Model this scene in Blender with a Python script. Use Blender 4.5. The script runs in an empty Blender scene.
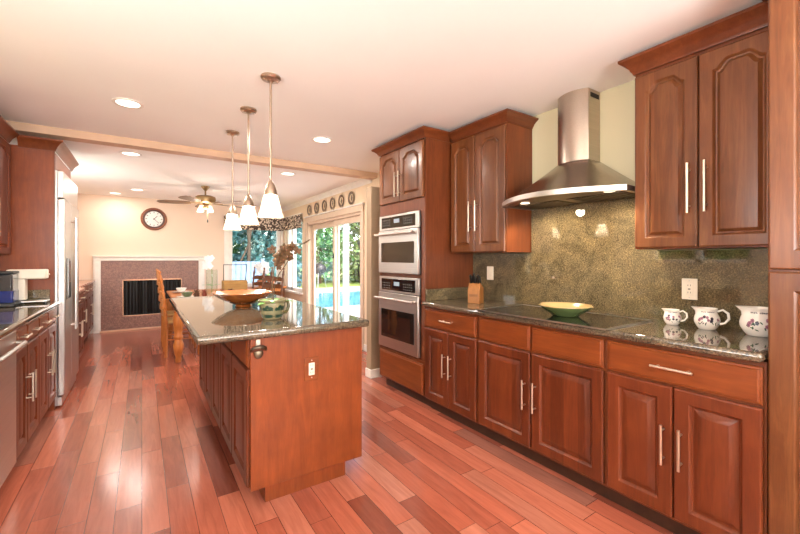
import bpy, bmesh, math, random
from mathutils import Vector, Matrix
random.seed(7)
PI = math.pi
C = bpy.context.scene.collection
scene = bpy.context.scene

# ------------------------------------------------------------------ camera
cam_d = bpy.data.cameras.new('camera')
cam = bpy.data.objects.new('camera', cam_d); C.objects.link(cam)
cam.location = (0, 0, 1.28)
cam.rotation_euler = (PI/2, 0, -math.radians(33.77))
cam_d.sensor_width = 36.0
cam_d.lens = 386.0/800.0*36.0
cam_d.shift_y = -(267.0-258.3)/800.0
cam_d.clip_start = 0.02
scene.camera = cam

# ------------------------------------------------------------------ exposure, sky, sun, added fill lamps
vs = scene.view_settings
vs.view_transform = 'Standard'; vs.look = 'None'; vs.gamma = 1.0; vs.use_curve_mapping = False
vs.exposure = 0.15
EXT = 1.0           # strength of the sky
world = bpy.data.worlds.new('sky'); scene.world = world; world.use_nodes = True
wn = world.node_tree; wn.nodes.clear()
sky = wn.nodes.new('ShaderNodeTexSky'); sky.sky_type = 'NISHITA'; sky.sun_disc = False
sky.sun_elevation = math.radians(52); sky.sun_rotation = math.radians(180); sky.air_density = 1.0; sky.dust_density = 2.0
bg = wn.nodes.new('ShaderNodeBackground'); bg.inputs['Strength'].default_value = EXT
wo = wn.nodes.new('ShaderNodeOutputWorld')
wn.links.new(sky.outputs[0], bg.inputs[0]); wn.links.new(bg.outputs[0], wo.inputs[0])

def light(name, kind, loc, energy, color=(1,1,1), size=None, aim=None, size_y=None, spot=None, blend=0.6, radius=None, spread=None):
    d = bpy.data.lights.new(name, kind); d.energy = energy; d.color = color
    if kind == 'AREA':
        d.shape = 'RECTANGLE' if size_y else 'DISK'
        d.size = size
        if size_y: d.size_y = size_y
        if spread: d.spread = spread
    if kind == 'SPOT': d.spot_size = spot; d.spot_blend = blend
    if radius is not None and kind in ('POINT', 'SPOT'): d.shadow_soft_size = radius
    o = bpy.data.objects.new(name, d); C.objects.link(o); o.location = loc
    if aim is not None:
        o.rotation_euler = Vector(aim).to_track_quat('-Z', 'Y').to_euler()
    return o
sun = light('sun', 'SUN', (0, -4, 12), 5.0, (1, .95, .86), aim=(-.35, .50, -.85)); sun.data.angle = .01
DAY = (.93, .98, 1.0); WARM = (1.0, .92, .83)
light('fill_rear_ceiling', 'AREA', (.75, -2.5, 1.5), 430, DAY, 2.8, (0, 1, 1.25), 1.4)  # added lamp to lift the ceiling; the rear wall has no window
light('fill_family_room', 'AREA', (-1.17, 6.0, 1.65), 20, DAY, 1.1, (1, .05, .05), .9)  # added fill for the dining area and family-room ceiling
light('fill_left_ceiling', 'AREA', (-1.17, .6, 1.65), 90, DAY, 1.4, (1, .2, .7), .9)  # added fill before blank wall, aimed up; the sink window lies farther along

# ------------------------------------------------------------------ helpers: materials
def lin(c):
    r = []
    for v in c[:3]:
        v = v/255.0
        r.append(v/12.92 if v <= .04045 else ((v+.055)/1.055)**2.4)
    return (*r, 1.0)
def new_mat(name):
    m = bpy.data.materials.new(name); m.use_nodes = True
    nt = m.node_tree; b = nt.nodes['Principled BSDF']
    return m, nt, b
def nd(nt, t, **kw):
    n = nt.nodes.new(t)
    for k, v in kw.items():
        if k.startswith('i_'): n.inputs[int(k[2:])].default_value = v
        else: setattr(n, k, v)
    return n
def ramp(nt, stops, interp='LINEAR'):
    r = nt.nodes.new('ShaderNodeValToRGB'); r.color_ramp.interpolation = interp
    e = r.color_ramp.elements
    while len(e) < len(stops): e.new(.5)
    for i, (p, c) in enumerate(stops):
        e[i].position = p; e[i].color = c if len(c) == 4 else lin(c)
    return r
def coords(nt, rnd=True, scale=(1, 1, 1)):
    tc = nd(nt, 'ShaderNodeTexCoord'); mp = nd(nt, 'ShaderNodeMapping')
    mp.inputs['Scale'].default_value = scale
    src = tc.outputs['Object']
    if rnd:
        oi = nd(nt, 'ShaderNodeObjectInfo'); mul = nd(nt, 'ShaderNodeMath', operation='MULTIPLY', i_1=23.0)
        nt.links.new(oi.outputs['Random'], mul.inputs[0])
        ad = nd(nt, 'ShaderNodeVectorMath', operation='ADD')
        nt.links.new(src, ad.inputs[0]); nt.links.new(mul.outputs[0], ad.inputs[1]); src = ad.outputs[0]
    nt.links.new(src, mp.inputs['Vector'])
    return mp.outputs[0]
def noise(nt, vec, scale, detail=3, rough=.55, dist=0.0):
    n = nd(nt, 'ShaderNodeTexNoise'); n.inputs['Scale'].default_value = scale; n.inputs['Detail'].default_value = detail
    n.inputs['Roughness'].default_value = rough; n.inputs['Distortion'].default_value = dist
    if vec is not None: nt.links.new(vec, n.inputs['Vector'])
    return n.outputs['Fac']
def mixc(nt, fac, a, b, blend='MIX'):
    m = nd(nt, 'ShaderNodeMix', data_type='RGBA', blend_type=blend)
    for sock, v in ((m.inputs[0], fac), (m.inputs[6], a), (m.inputs[7], b)):
        if isinstance(v, (int, float)): sock.default_value = v
        elif isinstance(v, tuple): sock.default_value = v
        else: nt.links.new(v, sock)
    return m.outputs[2]
def bump(nt, b, h, strength, dist=.01):
    n = nd(nt, 'ShaderNodeBump'); n.inputs['Strength'].default_value = strength; n.inputs['Distance'].default_value = dist
    nt.links.new(h, n.inputs['Height']); nt.links.new(n.outputs[0], b.inputs['Normal'])
def plain(name, col, rough=.5, metal=0.0, emit=None, coat=0.0, spec=None):
    m, nt, b = new_mat(name)
    b.inputs['Base Color'].default_value = lin(col); b.inputs['Roughness'].default_value = rough
    b.inputs['Metallic'].default_value = metal; b.inputs['Coat Weight'].default_value = coat
    if spec is not None: b.inputs['Specular IOR Level'].default_value = spec
    v = noise(nt, coords(nt), 9, 3)
    r = ramp(nt, [(.3, tuple(x*.93 for x in lin(col)[:3])+(1,)), (.7, tuple(min(1, x*1.04) for x in lin(col)[:3])+(1,))])
    nt.links.new(v, r.inputs[0]); nt.links.new(r.outputs[0], b.inputs['Base Color'])
    if emit:
        b.inputs['Emission Color'].default_value = lin(emit[0]); b.inputs['Emission Strength'].default_value = emit[1]
    return m
def wood(name, cols, axis='z', rough=.36, staves=0.0, coat=.06, blotch=.5):
    m, nt, b = new_mat(name)
    sc = {'x': (1.1, 13, 13), 'y': (13, 1.1, 13), 'z': (13, 13, 1.1)}[axis]
    v = coords(nt, True, sc); u = coords(nt, True)
    g = noise(nt, v, 1.6, 5, .6, 1.4)
    r = ramp(nt, [(.18, cols[0]), (.5, cols[1]), (.82, cols[2])]); nt.links.new(g, r.inputs[0])
    fine = noise(nt, v, 14, 2, .5)
    fr = ramp(nt, [(.3, (.80, .80, .80, 1)), (.65, (1.06, 1.06, 1.06, 1))]); nt.links.new(fine, fr.inputs[0])
    col = mixc(nt, .5, r.outputs[0], fr.outputs[0], 'MULTIPLY')
    bl = noise(nt, u, 5, 3, .6)
    br = ramp(nt, [(.3, (.78, .74, .70, 1)), (.7, (1.12, 1.12, 1.12, 1))]); nt.links.new(bl, br.inputs[0])
    col = mixc(nt, blotch, col, br.outputs[0], 'MULTIPLY')
    if staves:
        sx = nd(nt, 'ShaderNodeSeparateXYZ'); nt.links.new(u, sx.inputs[0])
        mu = nd(nt, 'ShaderNodeMath', operation='MULTIPLY', i_1=1/.085); nt.links.new(sx.outputs['X'], mu.inputs[0])
        fl = nd(nt, 'ShaderNodeMath', operation='FLOOR'); nt.links.new(mu.outputs[0], fl.inputs[0])
        w = nd(nt, 'ShaderNodeTexWhiteNoise', noise_dimensions='1D'); nt.links.new(fl.outputs[0], w.inputs['W'])
        sr = ramp(nt, [(0, (.72, .68, .66, 1)), (1, (1.2, 1.2, 1.2, 1))]); nt.links.new(w.outputs['Value'], sr.inputs[0])
        col = mixc(nt, staves, col, sr.outputs[0], 'MULTIPLY')
    nt.links.new(col, b.inputs['Base Color'])
    b.inputs['Roughness'].default_value = rough; b.inputs['Coat Weight'].default_value = coat; b.inputs['Coat Roughness'].default_value = .18
    b.inputs['Specular IOR Level'].default_value = .38
    bump(nt, b, fine, .08, .002)
    return m
def granite(name, cols, scale=70, rough=.06, vein=.5):
    m, nt, b = new_mat(name)
    v = coords(nt, False)
    n1 = noise(nt, v, scale, 6, .75, .3)
    r = ramp(nt, [(.30, cols[0]), (.43, cols[1]), (.53, cols[2]), (.66, cols[3])]); nt.links.new(n1, r.inputs[0])
    n2 = noise(nt, v, 5.5, 5, .65, 1.6)
    r2 = ramp(nt, [(.32, (.55, .55, .50, 1)), (.5, (.95, .93, .88, 1)), (.68, (1.3, 1.25, 1.1, 1))]); nt.links.new(n2, r2.inputs[0])
    col = mixc(nt, vein, r.outputs[0], r2.outputs[0], 'MULTIPLY')
    vo = nd(nt, 'ShaderNodeTexVoronoi'); vo.inputs['Scale'].default_value = scale*1.7; nt.links.new(v, vo.inputs['Vector'])
    r3 = ramp(nt, [(.10, (.25, .25, .25, 1)), (.25, (1, 1, 1, 1))]); nt.links.new(vo.outputs['Distance'], r3.inputs[0])
    col = mixc(nt, .35, col, r3.outputs[0], 'MULTIPLY')
    nt.links.new(col, b.inputs['Base Color']); b.inputs['Roughness'].default_value = rough
    b.inputs['IOR'].default_value = 1.75
    return m
def steel(name, col=(200, 196, 190), rough=.27, axis='z'):
    m, nt, b = new_mat(name)
    b.inputs['Metallic'].default_value = 1.0
    sc = {'x': (2, 220, 220), 'y': (220, 2, 220), 'z': (220, 220, 2)}[axis]
    n = noise(nt, coords(nt, True, sc), 1.0, 2)
    r = ramp(nt, [(.3, tuple(x*.88 for x in lin(col)[:3])+(1,)), (.7, lin(col))]); nt.links.new(n, r.inputs[0])
    nt.links.new(r.outputs[0], b.inputs['Base Color']); b.inputs['Roughness'].default_value = rough
    return m
def wall_paint(name, col, bscale=160, bs=.12, rough=.75):
    m, nt, b = new_mat(name); v = coords(nt, False)
    n = noise(nt, v, bscale, 4); big = noise(nt, v, 1.3, 2)
    r = ramp(nt, [(.3, tuple(x*.96 for x in lin(col)[:3])+(1,)), (.7, lin(col))]); nt.links.new(big, r.inputs[0])
    nt.links.new(r.outputs[0], b.inputs['Base Color']); b.inputs['Roughness'].default_value = rough
    bump(nt, b, n, bs, .004)
    return m
def pane_glass(name, tint=(1, 1, 1, 1)):
    m = bpy.data.materials.new(name); m.use_nodes = True; nt = m.node_tree; nt.nodes.clear()
    o = nd(nt, 'ShaderNodeOutputMaterial'); t = nd(nt, 'ShaderNodeBsdfTransparent'); g = nd(nt, 'ShaderNodeBsdfGlossy')
    t.inputs[0].default_value = tint; g.inputs['Roughness'].default_value = 0.01
    f = nd(nt, 'ShaderNodeFresnel'); ge = nd(nt, 'ShaderNodeNewGeometry')
    iv = nd(nt, 'ShaderNodeMapRange'); iv.inputs['To Min'].default_value = 1.30; iv.inputs['To Max'].default_value = 1/1.30
    nt.links.new(ge.outputs['Backfacing'], iv.inputs['Value']); nt.links.new(iv.outputs[0], f.inputs['IOR'])
    mx = nd(nt, 'ShaderNodeMixShader')
    nt.links.new(f.outputs[0], mx.inputs[0]); nt.links.new(t.outputs[0], mx.inputs[1]); nt.links.new(g.outputs[0], mx.inputs[2])
    nt.links.new(mx.outputs[0], o.inputs[0])
    return m
def floor_mat():
    m, nt, b = new_mat('brazilian_cherry_planks')
    W = .112
    tc = nd(nt, 'ShaderNodeTexCoord'); sx = nd(nt, 'ShaderNodeSeparateXYZ'); nt.links.new(tc.outputs['Object'], sx.inputs[0])
    def M(op, a, bb=None):
        n = nd(nt, 'ShaderNodeMath', operation=op)
        for i, v in enumerate((a, bb)):
            if v is None: continue
            if isinstance(v, (int, float)): n.inputs[i].default_value = v
            else: nt.links.new(v, n.inputs[i])
        return n.outputs[0]
    xr = M('DIVIDE', sx.outputs['X'], W); row = M('FLOOR', xr); fx = M('FRACT', xr)
    w1 = nd(nt, 'ShaderNodeTexWhiteNoise', noise_dimensions='1D'); nt.links.new(row, w1.inputs['W'])
    off = M('MULTIPLY', w1.outputs['Value'], 7.3)
    ln = M('ADD', M('MULTIPLY', w1.outputs['Value'], .45), .65)
    yr = M('DIVIDE', M('ADD', sx.outputs['Y'], off), ln); idy = M('FLOOR', yr); fy = M('FRACT', yr)
    cv = nd(nt, 'ShaderNodeCombineXYZ'); nt.links.new(row, cv.inputs[0]); nt.links.new(idy, cv.inputs[1])
    w2 = nd(nt, 'ShaderNodeTexWhiteNoise', noise_dimensions='2D'); nt.links.new(cv.outputs[0], w2.inputs['Vector'])
    r = ramp(nt, FLOOR_STOPS)
    nt.links.new(w2.outputs['Value'], r.inputs[0])
    mp = nd(nt, 'ShaderNodeMapping'); mp.inputs['Scale'].default_value = (16, 1.3, 1)
    cv2 = nd(nt, 'ShaderNodeVectorMath', operation='ADD'); nt.links.new(tc.outputs['Object'], cv2.inputs[0])
    sc2 = nd(nt, 'ShaderNodeVectorMath', operation='SCALE'); sc2.inputs['Scale'].default_value = 5.0
    nt.links.new(w2.outputs['Color'], sc2.inputs[0]); nt.links.new(sc2.outputs[0], cv2.inputs[1]); nt.links.new(cv2.outputs[0], mp.inputs[0])
    g = noise(nt, mp.outputs[0], 2.2, 5, .6, 1.0)
    gr = ramp(nt, [(.28, (.72, .66, .64, 1)), (.72, (1.18, 1.16, 1.14, 1))]); nt.links.new(g, gr.inputs[0])
    col = mixc(nt, .75, r.outputs[0], gr.outputs[0], 'MULTIPLY')
    ex = M('MULTIPLY', M('MINIMUM', fx, M('SUBTRACT', 1.0, fx)), W)
    ey = M('MULTIPLY', M('MINIMUM', fy, M('SUBTRACT', 1.0, fy)), ln)
    e = M('MINIMUM', ex, ey)
    lt = M('LESS_THAN', e, .0011)
    col = mixc(nt, lt, col, lin((62, 20, 14)))
    nt.links.new(col, b.inputs['Base Color']); b.inputs['Roughness'].default_value = .20
    b.inputs['Coat Weight'].default_value = .35; b.inputs['Coat Roughness'].default_value = .16
    h = M('SUBTRACT', M('MULTIPLY', w2.outputs['Value'], .3), lt)
    bump(nt, b, M('ADD', h, M('MULTIPLY', g, .2)), .12, .002)
    return m
FLOOR_STOPS = [(0, (128, 66, 50)), (.12, (150, 80, 61)), (.4, (168, 92, 70)), (.7, (183, 106, 82)), (.9, (176, 110, 89)), (1, (140, 90, 76))]

CH = [(88, 42, 20), (107, 54, 27), (124, 67, 35)]
M_WOOD = wood('cherry_vertical_grain', CH, 'z', staves=.0)
M_DOOR = wood('cherry_door_staves', [(80, 34, 16), (98, 44, 21), (116, 57, 29)], 'z', staves=.75)
M_UDOOR = wood('cherry_upper_door_staves', [(86, 46, 22), (109, 63, 33), (132, 86, 50)], 'z', staves=.8)
M_WOODX = wood('cherry_horizontal_grain', [(100, 46, 18), (120, 58, 24), (136, 72, 33)], 'x')
M_WOODY = wood('cherry_grain_along_counter', [(88, 42, 20), (107, 54, 27), (124, 67, 35)], 'y')
M_PANEL = wood('cherry_veneer_end_panel', [(108, 47, 15), (124, 57, 20), (140, 69, 27)], 'z', rough=.40, blotch=.8)
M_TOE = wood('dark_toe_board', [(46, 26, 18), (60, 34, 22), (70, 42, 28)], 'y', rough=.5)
M_OAK = wood('honey_oak', [(150, 84, 34), (182, 108, 50), (205, 134, 70)], 'z', rough=.35)
M_BOWLW = wood('turned_bowl_wood', [(112, 57, 20), (142, 78, 32), (160, 99, 46)], 'x', rough=.25, coat=.5)
M_BLOCKW = wood('beech_knife_block', [(112, 67, 28), (133, 84, 40), (147, 99, 53)], 'z', rough=.4)
M_BOXW = wood('tan_box_wood', [(140, 104, 52), (164, 126, 68), (178, 142, 84)], 'x', rough=.6)
M_FLOOR = floor_mat()
M_GRAN = granite('granite_counter', [(26, 23, 20), (63, 54, 43), (95, 82, 67), (129, 117, 98)], 120, .05)
M_SPLASH = granite('granite_backsplash', [(36, 31, 23), (75, 65, 48), (105, 92, 68), (141, 126, 97)], 130, .03, .85)
M_TILE = granite('fireplace_granite_tile', [(80, 46, 36), (118, 74, 60), (138, 92, 76), (164, 120, 100)], 55, .5, .4)
M_STEEL = steel('brushed_steel', (206, 202, 198), .30); M_STEELX = steel('brushed_steel_across', (206, 200, 194), .36, 'x')
M_OPEN = steel('dark_cast_metal', (120, 108, 92), .4)
M_HOOD = steel('hood_steel', (168, 158, 148), .24, 'x')
M_NICKEL = steel('brushed_nickel', (212, 198, 180), .38)
M_BRASS = steel('pendant_metal', (198, 178, 158), .30)
M_CEIL = wall_paint('ceiling_paint', (248, 242, 236), 130, .25)
M_WALL = wall_paint('cream_wall_paint', (232, 208, 178)); M_KWALL = wall_paint('kitchen_wall_paint', (212, 205, 172))
M_PEACH = wall_paint('peach_wall_paint', (232, 207, 186))
M_TRIMW = plain('white_trim_paint', (236, 228, 218), .4); M_TRIMC = plain('cream_trim_paint', (214, 190, 166), .45)
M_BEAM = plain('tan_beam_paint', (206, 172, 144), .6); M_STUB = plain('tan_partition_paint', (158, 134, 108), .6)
M_BLACKG = plain('black_glass', (14, 14, 16), .05, coat=.5); M_BLACK = plain('black_plastic', (24, 22, 22), .35)
M_DARK = plain('dark_recess', (30, 20, 16), .7)
M_OVENG = plain('oven_window_glass', (26, 20, 17), .04, coat=.6)
M_WHITE = plain('white_ceramic', (238, 230, 220), .15, coat=.4); M_PLASTIC = plain('cream_plastic', (226, 214, 196), .4)
M_GREENC = plain('green_glaze', (88, 102, 60), .18, coat=.4); M_YELLOWC = plain('pale_yellow_glaze', (166, 142, 96), .2, coat=.3)
M_TERRA = plain('terracotta', (186, 118, 82), .7)
M_LEAF = plain('leaf_green', (70, 138, 34), .35); M_STEM = plain('stem_brown', (84, 62, 34), .6)
M_GOLDFL = plain('faded_gold_petals', (92, 64, 36), .6); M_WHITEFL = plain('white_petals', (240, 238, 236), .5)
M_GLASS = pane_glass('window_pane'); M_VASEG = pane_glass('vase_glass', (.93, .96, .95, 1))
def shade_mat():
    m = bpy.data.materials.new('frosted_shade_glass'); m.use_nodes = True; nt = m.node_tree; nt.nodes.clear()
    o = nd(nt, 'ShaderNodeOutputMaterial'); d = nd(nt, 'ShaderNodeBsdfDiffuse'); t = nd(nt, 'ShaderNodeBsdfTranslucent'); e = nd(nt, 'ShaderNodeEmission')
    d.inputs[0].default_value = lin((250, 240, 226)); t.inputs[0].default_value = lin((252, 244, 232)); e.inputs[0].default_value = lin((255, 236, 208)); e.inputs[1].default_value = .22
    m1 = nd(nt, 'ShaderNodeMixShader', i_0=.75); a = nd(nt, 'ShaderNodeAddShader')
    nt.links.new(d.outputs[0], m1.inputs[1]); nt.links.new(t.outputs[0], m1.inputs[2]); nt.links.new(m1.outputs[0], a.inputs[0]); nt.links.new(e.outputs[0], a.inputs[1]); nt.links.new(a.outputs[0], o.inputs[0])
    return m
M_SHADE = shade_mat()
M_LAMP = plain('lamp_lens', (255, 250, 240), .4, emit=((255, 246, 232), 3.0))
M_HLAMP = plain('hood_lamp_lens', (255, 244, 220), .4, emit=((255, 238, 205), 2.0))
M_DISP = plain('clock_display', (130, 140, 150), .3, emit=((170, 190, 205), .25))
M_PINK = plain('pink_print', (158, 104, 122), .3); M_INK = plain('ink_print', (52, 44, 60), .35); M_GRNINK = plain('green_print', (44, 84, 52), .35)
def keypad_mat():
    m, nt, b = new_mat('keypad_print'); tc = nd(nt, 'ShaderNodeTexCoord'); mp = nd(nt, 'ShaderNodeMapping'); mp.inputs['Rotation'].default_value = (PI/2, 0, 0)
    br = nd(nt, 'ShaderNodeTexBrick', offset=0.0); br.inputs['Scale'].default_value = 1.0; br.inputs['Brick Width'].default_value = .03; br.inputs['Row Height'].default_value = .024
    br.inputs['Mortar Size'].default_value = .0085; br.inputs['Color1'].default_value = lin((150, 146, 140)); br.inputs['Color2'].default_value = lin((110, 108, 104)); br.inputs['Mortar'].default_value = lin((16, 16, 18))
    nt.links.new(tc.outputs['Object'], mp.inputs[0]); nt.links.new(mp.outputs[0], br.inputs['Vector']); nt.links.new(br.outputs[0], b.inputs['Base Color']); b.inputs['Roughness'].default_value = .15
    return m
M_KEYS = keypad_mat()
M_SOIL = plain('soil', (52, 38, 26), .9)

# ------------------------------------------------------------------ helpers: meshes
class MB:
    def __init__(s): s.v = []; s.f = []; s.m = []; s.x = Matrix.Identity(4)
    def add(s, vs, fs, mat=0):
        n = len(s.v); s.v += [tuple(s.x @ Vector(p)) for p in vs]
        s.f += [tuple(i+n for i in q) for q in fs]; s.m += [mat]*len(fs)
    def box(s, x0, x1, y0, y1, z0, z1, mat=0):
        vs = [(x, y, z) for z in (z0, z1) for y in (y0, y1) for x in (x0, x1)]
        s.add(vs, [(0,2,3,1), (4,5,7,6), (0,1,5,4), (2,6,7,3), (0,4,6,2), (1,3,7,5)], mat); return s
    def loops(s, ls, mat=0, cap0=True, cap1=True, closed=True, mats=None):
        n = len(ls[0]); vs = [p for l in ls for p in l]; k = len(ls)
        for i in range(k-1):
            fs = []
            for j in range(n if closed else n-1):
                a = i*n+j; b = i*n+(j+1) % n
                fs.append((a, b, b+n, a+n))
            if i == 0: base = len(s.v); s.add(vs, fs, mats[i] if mats else mat)
            else:
                s.f += [tuple(q+base for q in t) for t in fs]; s.m += [mats[i] if mats else mat]*len(fs)
        if cap0: s.f.append(tuple(base+j for j in range(n-1, -1, -1))); s.m.append(mats[0] if mats else mat)
        if cap1: s.f.append(tuple(base+(k-1)*n+j for j in range(n))); s.m.append(mats[-1] if mats else mat)
        return s
    def prism(s, poly, a, b, axis='y', mat=0):
        def pt(p, t): return {'y': (p[0], t, p[1]), 'x': (t, p[0], p[1]), 'z': (p[0], p[1], t)}[axis]
        return s.loops([[pt(p, a) for p in poly], [pt(p, b) for p in poly]], mat)
    def lathe(s, prof, n=32, c=(0, 0, 0), mat=0, mats=None, sx=1, sy=1, cap0=True, cap1=True, deform=None):
        ls = []
        for r, z in prof:
            l = []
            for i in range(n):
                a = 2*PI*i/n; p = (c[0]+max(r, 1e-4)*math.cos(a)*sx, c[1]+max(r, 1e-4)*math.sin(a)*sy, c[2]+z)
                if deform: p = deform(p, a, z)
                l.append(p)
            ls.append(l)
        return s.loops(ls, mat, cap0, cap1, mats=mats)
    def tube(s, pts, r, n=10, mat=0, caps=True):
        pts = [Vector(p) for p in pts]; ls = []; up = Vector((0, 0, 1))
        rs = r if isinstance(r, (list, tuple)) else [r]*len(pts)
        t0 = (pts[1]-pts[0]).normalized()
        if abs(t0.z) > .9: up = Vector((1, 0, 0))
        u = t0.cross(up).normalized()
        for i, p in enumerate(pts):
            t = (pts[min(i+1, len(pts)-1)]-pts[max(i-1, 0)]).normalized()
            u = (u-t*u.dot(t)).normalized(); w = t.cross(u)
            ls.append([tuple(p+(u*math.cos(2*PI*k/n)+w*math.sin(2*PI*k/n))*rs[i]) for k in range(n)])
        return s.loops(ls, mat, caps, caps)
    def build(s, name, mats, parent=None, bevel=None, smooth=30, seg=2, loc=None, rotz=None):
        me = bpy.data.meshes.new(name); me.from_pydata(s.v, [], s.f)
        if not isinstance(mats, (list, tuple)): mats = [mats]
        for m in mats: me.materials.append(m)
        me.polygons.foreach_set('material_index', s.m)
        bm = bmesh.new(); bm.from_mesh(me); bmesh.ops.recalc_face_normals(bm, faces=bm.faces); bm.to_mesh(me); bm.free()
        if smooth:
            me.polygons.foreach_set('use_smooth', [True]*len(me.polygons)); me.set_sharp_from_angle(angle=math.radians(smooth))
        o = bpy.data.objects.new(name, me); C.objects.link(o)
        if parent: o.parent = parent
        if loc: o.location = loc
        if rotz is not None: o.rotation_euler = (0, 0, rotz)
        if bevel:
            b = o.modifiers.new('bevel', 'BEVEL'); b.width = bevel; b.segments = seg; b.limit_method = 'ANGLE'; b.angle_limit = math.radians(40)
        return o
def tag(o, label, cat, group=None):
    o['label'] = label; o['category'] = cat
    if group: o['group'] = group
    return o
def thing(name, label, cat, loc=(0, 0, 0), rotz=0, group=None):
    o = bpy.data.objects.new(name, None); C.objects.link(o); o.empty_display_size = .1
    o.location = loc; o.rotation_euler = (0, 0, rotz)
    return tag(o, label, cat, group)
def struct(o): o['kind'] = 'structure'; return o
def sempty(name, loc=(0, 0, 0)):
    o = bpy.data.objects.new(name, None); C.objects.link(o); o.location = loc; o['kind'] = 'structure'; return o
def dup(root, loc=None, rotz=None, label=None, group=None):
    r = root.copy(); C.objects.link(r)
    if loc is not None: r.location = loc
    if rotz is not None: r.rotation_euler = (0, 0, rotz)
    if label: r['label'] = label
    if group: r['group'] = group
    for ch in list(root.children):
        c = ch.copy(); C.objects.link(c); c.parent = r
        for g in list(ch.children):
            d = g.copy(); C.objects.link(d); d.parent = c
    return r
def quad_leaf(mb, p, d, up, L, W, mat=0, bend=.15):
    p = Vector(p); d = Vector(d).normalized(); sd = d.cross(Vector(up)).normalized(); n = sd.cross(d)
    prof = [(0, .08), (.3, .9), (.6, 1.0), (.85, .55), (1, .05)]
    vs = []; fs = []
    for t, w in prof:
        q = p+d*L*t-n*L*bend*t*t
        vs += [tuple(q-sd*W*w/2), tuple(q+n*W*.06), tuple(q+sd*W*w/2)]
    for i in range(len(prof)-1):
        a = i*3; fs += [(a, a+1, a+4, a+3), (a+1, a+2, a+5, a+4)]
    mb.add(vs, fs, mat)

# ------------------------------------------------------------------ cabinet makers (fronts face local -y, x runs along the front)
def pull(parent, x, z, L, vert, y=-.021):
    mb = MB(); r = .0062; so = .032
    if vert:
        mb.tube([(x, y-so, z-L/2), (x, y-so, z+L/2)], r, 12)
        for k in (-1, 1): mb.tube([(x, y+.002, z+k*L*.36), (x, y-so, z+k*L*.36)], r*.8, 8)
    else:
        mb.tube([(x-L/2, y-so, z), (x+L/2, y-so, z)], r, 12)
        for k in (-1, 1): mb.tube([(x+k*L*.36, y+.002, z), (x+k*L*.36, y-so, z)], r*.8, 8)
    return mb.build('handle', M_NICKEL, parent)
def door_mesh(w, h, t=.021, arch=0.0, st=.058, deep=1.45):
    bv = .030 if arch > 0 else .044
    if arch > 0: st = min(st, .053)
    def outline(i):
        xl, xr, zb = st+i, w-st-i, st+i
        zt = h-st-i; zs = zt-arch
        pts = [(xl, zb), (xr, zb)]
        if arch <= 0: return pts+[(xr, zt), (xl, zt)]
        N = 20
        for k in range(N+1):
            u = 1-2*k/N; s_ = abs(u)
            q_ = min(1, max(0, (.95-s_)/.55)); f = q_*q_*(3-2*q_)
            pts.append(((xl+xr)/2+u*(xr-xl)/2, zs+arch*f))
        return pts
    inner = outline(0); n = len(inner)
    def outer(e):
        pts = [(e, e), (w-e, e)]
        if arch <= 0: return pts+[(w-e, h-e), (e, h-e)]
        pts.append((w-e, h-e))
        for k in range(1, n-3): pts.append((inner[k+2][0], h-e))
        return pts+[(e, h-e)]
    P = lambda l, y: [(p[0], y, p[1]) for p in l]
    ls = [P(outer(0), 0), P(outer(0), -(t-.006)), P(outer(.003), -(t-.002)), P(outer(.007), -t), P(inner, -t), P(outline(.004), -(t-.003)),
          P(outline(.010), -(t-.009*deep)), P(outline(.016), -(t-.010*deep)), P(outline(bv), -(t-.002)), P(outline(bv+.003), -(t-.0015))]
    return MB().loops(ls)
def door(parent, x, z, w, h, arch=0, handle=None, y=0, rot=None, mat=None, st=.058):
    o = door_mesh(w, h, arch=arch, st=st).build('door', mat or M_DOOR, parent, smooth=25, loc=(x, y, z), rotz=rot)
    if handle: pull(o, handle[0], handle[1], handle[2], True)
    return o
def drawer(parent, x, z, w, h, handle=0, y=0, rot=None, name='drawer'):
    t = .021; P = lambda e, yy: [(e, yy, e), (w-e, yy, e), (w-e, yy, h-e), (e, yy, h-e)]
    o = MB().loops([P(0, 0), P(0, -(t-.008)), P(.003, -(t-.005)), P(.010, -(t-.004)), P(.014, -t), P(.02, -t)]).build(name, M_WOODX, parent, smooth=25, loc=(x, y, z), rotz=rot)
    if handle: pull(o, w/2, h/2, handle, False)
    return o
CROWN = [(0, 0), (.006, 0), (.010, .012), (.014, .016), (.020, .030), (.036, .048), (.050, .058), (.056, .064), (.056, .076), (0, .076)]
def crown(parent, path, z, h=.08, out=.058, mat=None, name='crown_moulding', prof=None):
    """path: list of (x, y); moulding sits to the right of the walking direction, mitred"""
    prof = [(o/.056*out, q/.076*h) for o, q in (prof or CROWN)]
    ls = []; N = len(path)
    for i, p in enumerate(path):
        p = Vector(p)
        ns = []
        if i > 0: d = (p-Vector(path[i-1])).normalized(); ns.append(Vector((d.y, -d.x)))
        if i < N-1: d = (Vector(path[i+1])-p).normalized(); ns.append(Vector((d.y, -d.x)))
        nn = ns[0] if len(ns) == 1 else (ns[0]+ns[1])/(1+ns[0].dot(ns[1]))
        ls.append([(p.x+nn.x*o, p.y+nn.y*o, z+q) for o, q in prof])
    return MB().loops(ls).build(name, mat or M_WOODY, parent, smooth=40)
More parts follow.
